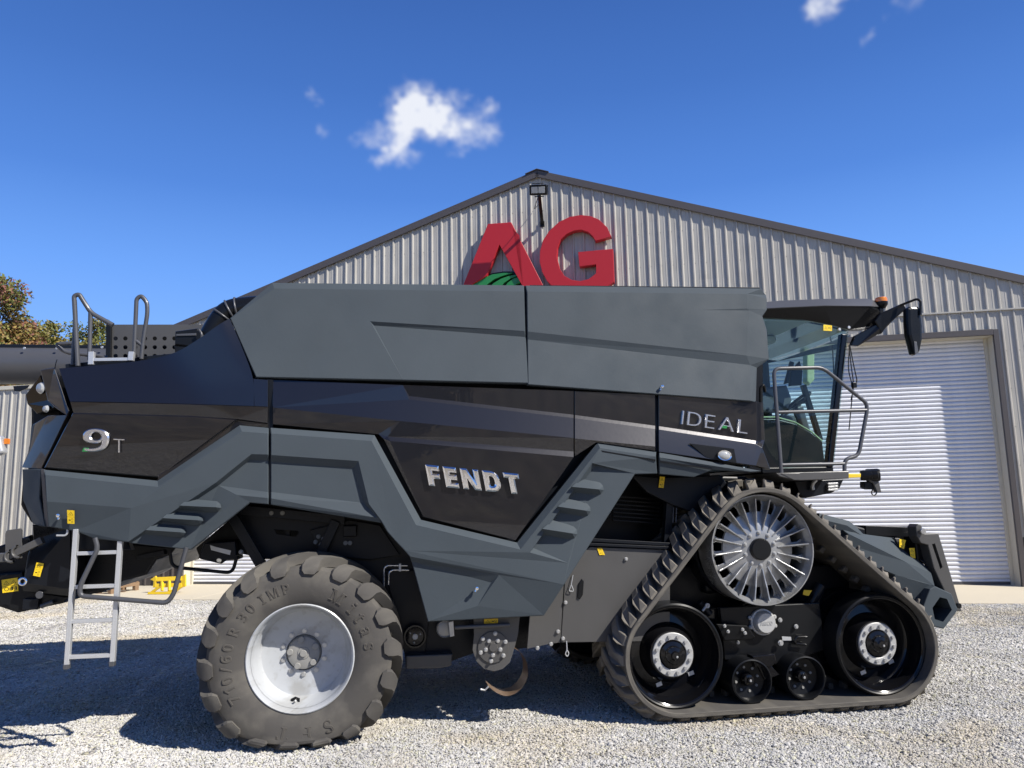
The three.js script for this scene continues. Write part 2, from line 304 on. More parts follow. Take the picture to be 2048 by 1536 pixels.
const groundTint = (x, z) => {   // tan clay showing through in patches
  const n = fbm(x * .55 + 3, z * .55 + 9, 4, 0, 31), m = fbm(x * 2.1, z * 2.1, 3, 0, 37), t = cl((n * .7 + m * .3 - .53) * 6) * .7, w = .80 + .40 * fbm(x * .8, z * .8, 5, 0, 41);
  return [w * lerp(1, .94, t), w * lerp(.985, .83, t), w * lerp(.965, .64, t)];
};
{
  const N = 190, ax = []; for (let i = 0; i <= N; i++) { const t = i / N * 2 - 1; ax.push(Math.sign(t) * (14 * Math.abs(t) + 186 * Math.pow(Math.abs(t), 5))); }
  const pos = [], col = [], uv = [], idx = [];
  for (let j = 0; j <= N; j++) for (let i = 0; i <= N; i++) { const x = ax[i], z = ax[j] - 7; pos.push(x, groundY(x, z), z); uv.push(x / 1.9, z / 1.9); col.push(...groundTint(x, z)); }
  for (let j = 0; j < N; j++) for (let i = 0; i < N; i++) { const a = j * (N + 1) + i; idx.push(a, a + N + 1, a + 1, a + 1, a + N + 1, a + N + 2); }
  const g = new THREE.BufferGeometry(); g.setAttribute('position', new THREE.Float32BufferAttribute(pos, 3)); g.setAttribute('uv', new THREE.Float32BufferAttribute(uv, 2)); g.setAttribute('color', new THREE.Float32BufferAttribute(col, 3)); g.setIndex(idx); g.computeVertexNormals();
  const m = mat('crushed limestone', [.92, .91, .895], .95, { map: gravelTex[0], bumpMap: gravelTex[1], bumpScale: .022, vertexColors: true });
  structure('ground', g, m, 'pale grey crushed limestone yard');
  // loose stones near the machine
  const stoneGeo = (s) => { const q = new THREE.IcosahedronGeometry(1, 0), p = q.attributes.position; for (let i = 0; i < p.count; i++) { const k = `${p.getX(i).toFixed(2)}${p.getY(i).toFixed(2)}${p.getZ(i).toFixed(2)}`; let h = s * 97; for (const c of k) h = (h * 31 + c.charCodeAt(0)) | 0; const f = .72 + .5 * hash(h, s, 5); p.setXYZ(i, p.getX(i) * f, p.getY(i) * f * .68, p.getZ(i) * f * .85); } q.computeVertexNormals(); return q; };
  const sm_ = mat('limestone chips', [1, 1, 1], .92), dummy = new THREE.Object3D(), cc = new THREE.Color();
  for (let v = 0; v < 4; v++) {
    const n = 110000, im = new THREE.InstancedMesh(stoneGeo(v + 1), sm_, n);
    for (let i = 0; i < n; i++) {
      const t = Math.pow(rnd(), .8), d = lerp(5.0, 18.5, t * (.3 + .7 * t)), x = (rnd() * 2 - 1) * (d * .74 + .4), z = -d; if (onApron(x, z)) { dummy.scale.setScalar(0); dummy.position.set(0, -2, 0); dummy.updateMatrix(); im.setMatrixAt(i, dummy.matrix); im.setColorAt(i, cc); continue; }
      const r = (rnd() < .015 ? rr(.016, .023) : rnd() < .07 ? rr(.010, .0155) : rr(.0055, .011)) * (.9 + d * .02);
      dummy.position.set(x, groundY(x, z) + r * rr(.05, .5), z); dummy.rotation.set(rr(-.5, .5), rr(0, 6.3), rr(-.5, .5)); dummy.scale.setScalar(r); dummy.updateMatrix(); im.setMatrixAt(i, dummy.matrix);
      const q = groundTint(x, z), k = rnd(), b = k < .08 ? rr(.26, .34) : rr(.41, .53); cc.setRGB(q[0] * b, q[1] * b * .99, q[2] * b * (rnd() < .12 ? .8 : .96)); im.setColorAt(i, cc);
    }
    im.name = v ? `gravel_00${v}` : 'gravel'; im.userData = { kind: 'stuff', label: 'loose pale limestone chips strewn over the yard', category: 'gravel' }; shadows(im); scene.add(im);
  }
}

// ---------------------------------------------------------------- the metal building
const RIB = EYE / 7.871, PW = RIB * 3;
const apex = B(1075, 343), PITCHR = .3335, HALF = PW * 18;
const roofY = (x) => apex.y - PITCHR * Math.abs(x - apex.x);
const doorTR = B(1985, 671), XR = doorTR.x, DOORH = doorTR.y, GIRT = B(1950, 620).y, WAIN = .96, RECESS = .36;
const beige = mat('beige wall sheet', [.405, .388, .348], .42, { map: rep(streakMap, .3), roughnessMap: rgh2 }), beigeB = mat('beige wall sheet weathered', [.385, .368, .33], .46, { map: rep(streakMap, .37), roughnessMap: rgh2 });
const brown = mat('brown wall sheet', [.060, .050, .045], .45, { map: tex2 }), trimBrown = mat('brown trim', [.075, .066, .064], .45, { map: tex2 }), cream = mat('cream jamb', [.58, .54, .44], .5, { map: tex2 });
const slatWhite = mat('white slat', [.74, .75, .78], .35, { map: tex2, roughnessMap: rgh2 });
const ribProfile = [[0, 0], [.25, 0], [.275, .004], [.315, .004], [.34, 0], [.47, 0], [.495, .004], [.535, .004], [.56, 0], [.66, 0], [.735, .031], [.83, .031], [.925, 0]];
function wallSheet(x0, n, yb, yt, z) {   // n ribs wide, bottom and top heights as functions of x
  const pr = []; for (let k = 0; k < n; k++) for (const [a, h] of ribProfile) pr.push([x0 + (k + a) * RIB, h]); pr.push([x0 + n * RIB, 0]);
  if (apex.x > x0 && apex.x < x0 + n * RIB) { const i = pr.findIndex((p) => p[0] > apex.x); const t = (apex.x - pr[i - 1][0]) / (pr[i][0] - pr[i - 1][0]); pr.splice(i, 0, [apex.x, lerp(pr[i - 1][1], pr[i][1], t)]); }
  const pos = [], uv = [], q = (A, Bq, C, D) => { for (const p of [A, Bq, C, A, C, D]) { pos.push(...p); uv.push(p[0], p[1]); } };
  for (let i = 0; i < pr.length - 1; i++) { const [xa, ha] = pr[i], [xb, hb] = pr[i + 1]; q([xa, yb(xa), z + ha], [xb, yb(xb), z + hb], [xb, yt(xb), z + hb], [xa, yt(xa), z + ha]); }
  return finish(pos, .2, uv);
}
const building = top(bld.g, 'beige ribbed metal gable building with brown trim and white roller doors', 'building');
{
  const leftEdge = XR - Math.ceil((XR - (apex.x - HALF)) / PW) * PW, rightEdge = XR + Math.ceil((apex.x + HALF - XR) / PW) * PW, nP = Math.round((rightEdge - leftEdge) / PW);
  const snap = (x) => leftEdge + Math.round((x - leftEdge) / PW) * PW, dl = snap(B(342, 1150).x);
  const doors = [[XR - 10 * PW, XR], [XR - 19 * PW, XR - 11 * PW], [dl, Math.min(dl + 8 * PW, XR - 20 * PW)]];
  const inDoor = (x) => doors.some(([a, b]) => x > a && x < b), top_ = (x) => roofY(x) - .10;
  for (let i = 0; i < nP; i++) {
    const x0 = leftEdge + i * PW, mid = x0 + PW / 2, m = hash(i, 3) > .5 ? beige : beigeB, d = inDoor(mid);
    part('wall_panel', wallSheet(x0, 3, () => GIRT - .02, top_, .014), m, building);
    part('wall_panel', wallSheet(x0, 3, () => d ? DOORH + .12 : WAIN, () => GIRT, 0), hash(i, 9) > .5 ? beige : beigeB, building);
    if (!d) part('wainscot_panel', wallSheet(x0, 3, () => .02, () => WAIN, .002), brown, building, 'dark brown lower wall panel');
  }
  part('girt_flashing', box((leftEdge + rightEdge) / 2, GIRT - .03, .028, rightEdge - leftEdge, .035, .05, .004), beigeB, building);
  // screw rows: too small to pick apart
  { const geos = []; const s = new THREE.CylinderGeometry(.009, .011, .008, 6); s.rotateX(Math.PI / 2);
    for (let x = leftEdge + RIB * .6; x < rightEdge; x += RIB) for (let y = 1.6; y < roofY(x) - .3; y += .78) { if (inDoor(x) && y < DOORH + .2) continue; geos.push(s.clone().translate(x + RIB * .36, y, (y > GIRT - .02 ? .014 : 0) + .004)); }
    const o = part('screw_rows', geos, MT.hubGrey, building); o.userData.kind = 'stuff'; }
  for (const [a, b] of doors) {
    const d = group('roller_door', building, 'white slatted roller door set back in the wall'), nS = 57, ph = DOORH / nS;
    const prof = []; for (let k = 0; k <= 7; k++) { const t = k / 7; prof.push([ph * t * .97, .030 * Math.pow(Math.sin(Math.PI * t), .75)]); }
    const pos = [], uv = [], L = b - a - .06; for (let k = 0; k < 7; k++) { const [y0, z0] = prof[k], [y1, z1] = prof[k + 1]; for (const p of [[0, y0, z0], [L, y0, z0], [L, y1, z1], [0, y0, z0], [L, y1, z1], [0, y1, z1]]) { pos.push(...p); uv.push(p[0], p[1]); } }
    const slat = finish(pos, .6, uv);
    for (let i = 0; i < nS; i++) { const o = part('slat', slat, slatWhite, d); o.position.set(a + .03, .03 + i * ph, -RECESS); }
    part('door_curtain', box((a + b) / 2, DOORH / 2, -RECESS - .03, b - a, DOORH + .1, .02, .004), trimBrown, d);
    part('bottom_bar', box((a + b) / 2, .035, -RECESS + .012, b - a - .08, .07, .05, .008), MT.tube, d);
    for (const [x, s] of [[a, 1], [b, -1]]) {
      part('jamb', box(x - s * .03 + .0, DOORH / 2, -RECESS / 2 - .01, .06, DOORH, RECESS - .02, .004), cream, d);
      part('guide_rail', box(x + s * .03, DOORH / 2, -RECESS + .045, .06, DOORH, .07, .006), cream, d);
      part('frame_trim', box(x - s * .05, DOORH / 2 + .06, .03, .10, DOORH + .12, .06, .006), trimBrown, d);
    }
    part('lintel', box((a + b) / 2, DOORH + .03, -RECESS / 2 - .01, b - a + .1, .06, RECESS - .02, .004), cream, d);
    part('frame_trim', box((a + b) / 2, DOORH + .065, .032, b - a - .004, .125, .058, .006), trimBrown, d);
  }
  // roof: two slopes, rake trims, ridge cap
  for (const s of [-1, 1]) {
    const len = HALF * Math.hypot(1, PITCHR), ang = -s * Math.atan(PITCHR), deep = 21;
    const slab = (name, w, t, zc, off, m) => { const g = new RoundedBoxGeometry(len, t, w, 1, .004); g.translate(s * len / 2, -t / 2 + off, 0); g.rotateZ(ang); g.translate(apex.x, apex.y, zc); part(name, g, m, building); };
    slab('roof_slope', deep, .07, -deep / 2 + .05, -.004, trimBrown);
    slab('rake_trim', .04, .165, .075, .0, trimBrown);
    slab('rake_soffit', .05, .02, .03, -.10, trimBrown);
  }
  part('ridge_cap', plate([V3(apex.x - .28, apex.y - .09, 0), V3(apex.x - .28, apex.y - .072, 0), V3(apex.x, apex.y + .022, 0), V3(apex.x + .28, apex.y - .072, 0), V3(apex.x + .28, apex.y - .09, 0), V3(apex.x, apex.y + .006, 0)], .13, 21, .002), trimBrown, building);
  // rear and side walls close the volume
  part('side_wall', box(apex.x + HALF - .05, (roofY(apex.x + HALF) - .1) / 2, -10, .06, roofY(apex.x + HALF) - .12, 20, .01), beige, building);
  part('side_wall', box(apex.x - HALF + .05, (roofY(apex.x - HALF) - .1) / 2, -10, .06, roofY(apex.x - HALF) - .12, 20, .01), beige, building);
  part('rear_wall', plate([V3(apex.x - HALF, 0, 0), V3(apex.x + HALF, 0, 0), V3(apex.x + HALF, roofY(apex.x + HALF) - .12, 0), V3(apex.x, apex.y - .12, 0), V3(apex.x - HALF, roofY(apex.x - HALF) - .12, 0)], -20.5, .06, .004), beige, building);
}
{ // the flat-topped shed at its left end
  const f = new THREE.Group(); f.name = 'side_shed'; f.position.copy(bld.g.position); f.rotation.copy(bld.g.rotation);
  const shed = top(f, 'flat topped beige ribbed shed joined to the gable building', 'shed');
  const y1 = B(15, 774, .3).y, xr = B(170, 900, .3).x, n = 9;
  for (let i = 0; i < n; i++) { const x0 = xr - (i + 1) * PW; part('wall_panel', wallSheet(x0, 3, () => .9, () => y1 - .06, .3), i % 2 ? beige : beigeB, shed); part('wainscot_panel', wallSheet(x0, 3, () => .02, () => .9, .302), brown, shed); }
  part('top_trim', box(xr - n * PW / 2, y1 - .03, .31, n * PW + .1, .10, .09, .006), cream, shed);
  part('side_wall', box(xr + .02, y1 / 2, -.0, .05, y1 - .1, .6, .006), beige, shed);
  part('flat_roof', box(xr - n * PW / 2, y1 + .0, -2.6, n * PW, .06, 5.7, .006), trimBrown, shed);
}
{ // concrete apron
  const d = pixelDir(1950, 1207), p = camera.position.clone().addScaledVector(d, -EYE / d.y).applyMatrix4(bld.inv);
  const apronM = mat('trowelled concrete', [.56, .50, .385], .9, { map: rep(dustTone, .35), bumpMap: rep(roughSpots, 4), bumpScale: .002 });
  const a = new THREE.Group(); a.name = 'concrete_apron'; a.position.copy(bld.g.position); a.rotation.copy(bld.g.rotation); a.userData = { kind: 'structure', label: 'pale concrete apron along the foot of the metal building', category: 'apron' }; scene.add(a);
  const x0 = B(175, 1190).x, x1 = apex.x + HALF + 2; const n = 6;
  for (let i = 0; i < n; i++) { const w = (x1 - x0) / n; part('slab', box(x0 + (i + .5) * w, -.032, (p.z - RECESS) / 2, w - .014, .08, p.z + RECESS, .006), apronM, a); }
}
// ---------------------------------------------------------------- sign and lamp on the gable
{
  const redM = mat('red sign face', [.40, .010, .017], .5), redD = redM;
  const Z = .24, z4 = (x, y) => [860 + x / 4.654, 330 + y / 4.654];
  const on = (name) => { const o = new THREE.Group(); o.name = name; o.position.copy(bld.g.position); o.rotation.copy(bld.g.rotation); return o; };
  const A = top(on('sign_letter'), 'large red letter A with a folded face, bolted to the gable', 'sign');
  const a = (x, y, w) => [...z4(x, y), w];
  part('letter_face', shell({
    a: a(540, 550, Z), b: a(755, 535, Z), c: a(1055, 1130, Z), c2: a(1090, 1200, Z), d2: a(900, 1205, Z), d: a(865, 1130, Z), e: a(645, 735, Z), f: a(525, 1030, Z), g: a(370, 1120, Z), h: a(310, 1120, Z), h2: a(275, 1205, Z), g2: a(330, 1205, Z),
    p: a(365, 1000, Z), q: a(520, 780, Z), r: a(630, 662, Z), s: a(770, 590, Z), t: a(832, 655, Z), u: a(705, 812, Z),
  }, ['a b s r q p h', 'h p f g', 'h g g2 h2', 'p q r s t u e f', 'b c d u t s', 'd c c2 d2', 'u d e'], { thick: .19, bevel: .006, frame: bld, crease: .02 }), redM, A);
  for (const [x, y] of [[600, 600], [980, 1060]]) part('standoff', bar(B(...z4(x, y), .01), B(...z4(x, y), .06), .05, .05), trimBrown, A);
  const G = top(on('sign_letter'), 'large red letter G on the gable under the floodlight', 'sign');
  const gp_ = [[1688, 665], [1650, 580], [1570, 505], [1490, 474], [1400, 465], [1300, 482], [1200, 530], [1110, 612], [1052, 700], [1024, 800], [1020, 900], [1045, 1000], [1090, 1080], [1140, 1132], [1230, 1190], [1400, 1215], [1560, 1190], [1650, 1132], [1715, 1085], [1703, 780], [1378, 810], [1390, 945], [1545, 925], [1545, 1008], [1480, 1060], [1400, 1080], [1320, 1070], [1250, 1030], [1205, 960], [1180, 860], [1185, 770], [1215, 695], [1270, 642], [1340, 610], [1410, 602], [1470, 622], [1515, 662], [1540, 705]].map(([x, y]) => z4(x, y));
  part('letter_face', plate(gp_, Z, .18, .005, bld), redM, G);
  for (const [x, y] of [[1300, 530], [1620, 900]]) part('standoff', bar(B(...z4(x, y), .01), B(...z4(x, y), .07), .05, .05), trimBrown, G);
  const E = top(on('sign_emblem'), 'green striped dome emblem between the legs of the red letter A', 'sign');
  const st = [[[340, 1160], [400, 1112], [470, 1062], [580, 1018], [680, 1004], [770, 1004], [680, 1030], [600, 1062], [540, 1105], [490, 1160]], [[530, 1160], [590, 1100], [660, 1058], [740, 1030], [806, 1020], [815, 1030], [750, 1056], [690, 1096], [640, 1160]], [[680, 1160], [720, 1098], [770, 1060], [822, 1040], [845, 1086], [800, 1110], [780, 1160]]];
  for (const s of st) part('stripe', plate(s.map(([x, y]) => z4(x, y)), .19, .1, .004, bld), MT.green, E);
  part('backing', plate([[318, 1170], [400, 1100], [480, 1048], [590, 1004], [690, 990], [790, 992], [850, 1060], [890, 1170]].map(([x, y]) => z4(x, y)), .085, .05, .004, bld), MT.black, E);

  const F = top(on('flood_light'), 'black twin floodlight on an arm under the roof peak', 'lamp');
  const z6 = (x, y) => [1000 + x / 8.533, 330 + y / 8.533];
  const zl = 1.08, c0 = B(...z6(650, 425), zl), wid = B(...z6(800, 425), zl).x - B(...z6(500, 425), zl).x, hgt = B(...z6(650, 345), zl).y - B(...z6(650, 510), zl).y;
  const hs = group('housing', F); hs.position.copy(c0); hs.rotation.set(.35, 0, -.06);
  part('case', box(0, 0, -.13, wid, hgt, .27, .02), MT.black, hs); part('visor', box(0, hgt * .62, .0, wid * .6, .012, .09, .003), MT.black, hs);
  for (const s of [-1, 1]) part('lens', box(s * wid * .2, 0, .008, wid * .37, hgt * .62, .012, .004), MT.clearLens, hs);
  part('bracket', bar(B(...z6(590, 540), zl - .05), B(...z6(750, 535), zl - .05), .02, .02), MT.black, F);
  part('arm', bar(B(...z6(672, 530), zl - .06), B(...z6(722, 1010), .05), .075, .04), MT.black, F);
  part('wall_foot', box(B(...z6(722, 1010), .04).x, B(...z6(722, 1010), .04).y, .045, .10, .14, .03, .004), MT.black, F);
  part('cable', pipe([[...z6(640, 570), zl - .1], [...z6(580, 760), .5], [...z6(690, 640), .12]], .008, .1, bld, 6), MT.black, F);
}
// ---------------------------------------------------------------- small things by the wall
{
  const d = pixelDir(345, 1187), p = camera.position.clone().addScaledVector(d, -EYE / d.y);
  const f = new Frame('fork_carriage', p.x, p.z, -WALL_YAW); const y5 = (x, y) => [220 + x / 6.4, 1080 + y / 6.4];
  const o = top(f.g, 'yellow steel loader fork carriage standing on the concrete by a roller door', 'implement');
  const pt = (x, y, z) => f.at(...y5(x, y), z);
  part('side_plate', plate([[515, 505], [580, 462], [590, 490], [578, 600], [552, 610], [556, 525]].map(([x, y]) => y5(x, y)), .02, .05, .004, f), MT.yellow, o);
  part('side_plate', plate([[895, 480], [960, 440], [962, 595], [905, 615], [910, 520]].map(([x, y]) => y5(x, y)), -.10, .05, .004, f), MT.yellow, o);
  part('top_bar', bar(pt(570, 505, -.02), pt(925, 490, -.12), .09, .08), MT.yellow, o);
  part('lower_bar', bar(pt(560, 585, -.02), pt(925, 575, -.12), .08, .08), MT.yellow, o);
  for (const x of [668, 760]) part('upright', bar(pt(x, 520, -.03), pt(x, 650, .06), .06, .04), MT.yellow, o);
  part('skid', plate([[480, 688], [600, 600], [655, 598], [560, 665], [640, 690]].map(([x, y]) => y5(x, y)), .22, .05, .004, f), MT.yellow, o);
  part('skid', plate([[640, 690], [790, 690], [880, 600], [930, 598], [860, 650], [800, 690]].map(([x, y]) => y5(x, y)), .20, .05, .004, f), MT.yellow, o);
  part('toe_bar', bar(pt(490, 680, .24), pt(800, 678, .20), .05, .05), MT.yellow, o);
}
{
  const d = pixelDir(222, 1184), p = camera.position.clone().addScaledVector(d, -EYE / d.y);
  const g = new THREE.Group(); g.name = 'wooden_pallet'; g.scale.setScalar(.75); g.position.copy(p); g.rotation.y = -.35;
  const wood = mat('weathered wood', [.30, .20, .125], .85, { map: rep(rubberMap, 1, 6) }), o = top(g, 'weathered wooden pallet lying by the brown wall', 'pallet');
  for (let i = 0; i < 5; i++) part('plank', box(0, .27, -.45 + i * .22, 1.1, .022, .10, .004), wood, o);
  for (const x of [-.5, 0, .5]) { part('stringer', box(x, .2, 0, .09, .11, 1.1, .006), wood, o); for (const z of [-.45, .45]) part('block', box(x, .08, z, .12, .15, .14, .006), wood, o); }
  for (let i = 0; i < 3; i++) part('plank', box(0, .0105, -.45 + i * .45, 1.1, .02, .12, .004), wood, o);
}
// ---------------------------------------------------------------- trees and the bank behind the camera
const bark = mat('bark', [.09, .07, .055], .95, { map: rep(rubberMap, 2) });
const leafM = mat('autumn leaves', [1, 1, 1], .75, { vertexColors: true, transmission: .3, thickness: 0 });
function deciduous(name, x, z, H, rad, palette, nLeaf, leaf, s) {
  const keep = seed; seed = s; const g = new THREE.Group(); g.name = name; g.position.set(x, 0, z);
  const trunk = [], th = H * .42; trunk.push(sweep([V3(0, -.1, 0), V3(.08, th * .5, .05), V3(-.05, th, 0), V3(.05, H * .8, .05)], (t) => lerp(H * .024, H * .006, t), 9));
  const pos = [], col = [], clumps = [];
  for (let i = 0; i < 90; i++) {
    const a = rr(0, 6.283), t = rr(0, 1), yy = lerp(H * .36, H * .99, t), r = rad * Math.sqrt(Math.max(.02, 1 - Math.pow((t - .34) / .70, 2))) * Math.sqrt(rnd()) * 1.0;
    clumps.push([Math.cos(a) * r, yy, Math.sin(a) * r, rad * rr(.2, .36), palette[Math.floor(rnd() * palette.length)]]);
    if (i % 2 === 0) { const c = clumps[clumps.length - 1], y0 = lerp(th * .6, H * .7, rnd()); trunk.push(sweep([V3(0, Math.min(y0, c[1] - .3), 0), V3(c[0] * .5, (y0 + c[1]) / 2 + .1, c[2] * .5), V3(c[0], c[1], c[2])], (q) => lerp(H * .0075, H * .0015, q), 5)); }
  }
  for (let i = 0; i < nLeaf; i++) {
    const c = clumps[Math.floor(rnd() * clumps.length)], q = Math.pow(rnd(), .45) * c[3], a = rr(0, 6.283), b = Math.acos(rr(-1, 1)), sz = leaf * rr(.6, 1.35);
    const o = V3(c[0] + Math.sin(b) * Math.cos(a) * q, c[1] + Math.cos(b) * q * .8, c[2] + Math.sin(b) * Math.sin(a) * q);
    const u = V3(rr(-1, 1), rr(-1, 1), rr(-1, 1)).normalize(), v = V3(rr(-1, 1), rr(-1, 1), rr(-1, 1)).cross(u).normalize();
    const P = [o.clone().addScaledVector(u, sz), o.clone().addScaledVector(v, sz * .5), o.clone().addScaledVector(u, -sz), o.clone().addScaledVector(v, -sz * .5)];
    for (const k of [0, 1, 2, 0, 2, 3]) pos.push(P[k].x, P[k].y, P[k].z);
    const m = rnd() < .25 ? palette[Math.floor(rnd() * palette.length)] : c[4], w = rr(.7, 1.25); for (let k = 0; k < 6; k++) col.push(m[0] * w, m[1] * w, m[2] * w);
  }
  const lg = new THREE.BufferGeometry(); lg.setAttribute('position', new THREE.Float32BufferAttribute(pos, 3)); lg.setAttribute('color', new THREE.Float32BufferAttribute(col, 3)); lg.computeVertexNormals();
  part('trunk', trunk, bark, g); const cr = part('crown', lg, leafM, g); cr.userData.kind = 'stuff'; seed = keep; return g;
}
const autumn = [[.17, .19, .03], [.22, .20, .035], [.12, .15, .03], [.26, .21, .04], [.14, .17, .028], [.20, .15, .045]], rust = [[.24, .09, .06], [.20, .07, .06], [.17, .15, .04], [.14, .14, .03]];
const behind = (px, py, dist) => { const d = pixelDir(px, py); return camera.position.clone().addScaledVector(d, dist / Math.hypot(d.x, d.z)); };
{
  const t1 = behind(5, 565, 46), t2 = behind(188, 655, 47), t3 = behind(88, 650, 49);
  top(deciduous('autumn_tree', t1.x - 1.0, t1.z, t1.y - .1, 3.5, [...autumn, rust[0], [.30, .16, .04], [.28, .2, .04]], 42000, .10, 11), 'tall autumn tree with green, yellow and red leaves behind the shed', 'tree', 'trees behind the building');
  top(deciduous('autumn_tree', t2.x, t2.z, t2.y + .2, 2.0, autumn, 16000, .09, 23), 'small yellow green tree top showing between the grey platform rails', 'tree', 'trees behind the building');
  top(deciduous('autumn_tree', t3.x - .6, t3.z, t3.y + .2, 2.6, [...autumn, [.26, .2, .04]], 20000, .10, 37), 'lower yellowing tree beside the tall autumn tree', 'tree', 'trees behind the building');
}
{ // earth bank and a few trees that the paint mirrors, behind the camera
  const N = 260, D = 60, pos = [], col = [], idx = [];
  for (let j = 0; j <= D; j++) for (let i = 0; i <= N; i++) {
    const a = (i / N - .5) * 3.7, t = j / D, r = 21 + 60 * t * t + 4 * t, n = fbm(i * .12, j * .22, 4, 0, 51);
    const h = -.3 + 7.6 * sm(cl(t * 1.5)) * (.8 + .4 * fbm(i * .055 + 9, 3, 3, 0, 61)) + (n - .5) * 1.1 * cl(t * 4);
    pos.push(Math.sin(a) * r, h, Math.cos(a) * r - 2); const g = fbm(i * .45, j * .75, 4, 0, 71), k = .75 + .6 * g; const v = .55 + .9 * hash(i * 7 + 1, j * 5 + 2, 91); col.push(.23 * k * v, (.175 * k + (g > .55 ? .015 : 0)) * v, .112 * k * v);
  }
  for (let j = 0; j < D; j++) for (let i = 0; i < N; i++) { const a = j * (N + 1) + i; idx.push(a, a + 1, a + N + 1, a + 1, a + N + 2, a + N + 1); }
  const g = new THREE.BufferGeometry(); g.setAttribute('position', new THREE.Float32BufferAttribute(pos, 3)); g.setAttribute('color', new THREE.Float32BufferAttribute(col, 3)); g.setIndex(idx); g.computeVertexNormals();
  structure('earth_bank', g, mat('bare brown earth', [1, 1, 1], .97, { vertexColors: true }), 'bare brown earth bank around the far side of the yard');
}

{ // trees along the top of the bank, seen only in the paint
  const dark = [[.05, .06, .02], [.07, .065, .02], [.045, .05, .02], [.09, .06, .025]];
  const place = [[-20, 26, 8], [-6, 33, 9.5], [6, 27, 6.5], [17, 36, 9], [27, 27, 7], [-34, 30, 8.5]], kinds = ['broad', 'tall', 'low rounded', 'tall leaning', 'thin', 'spreading'];
  place.forEach(([x, z, h], i) => top(deciduous('bank_tree', x, z, h, h * .33, dark, 5000, .17, 101 + i * 13), `${kinds[i]} dark autumn tree standing on the earth bank`, 'tree', 'trees on the earth bank'));
}
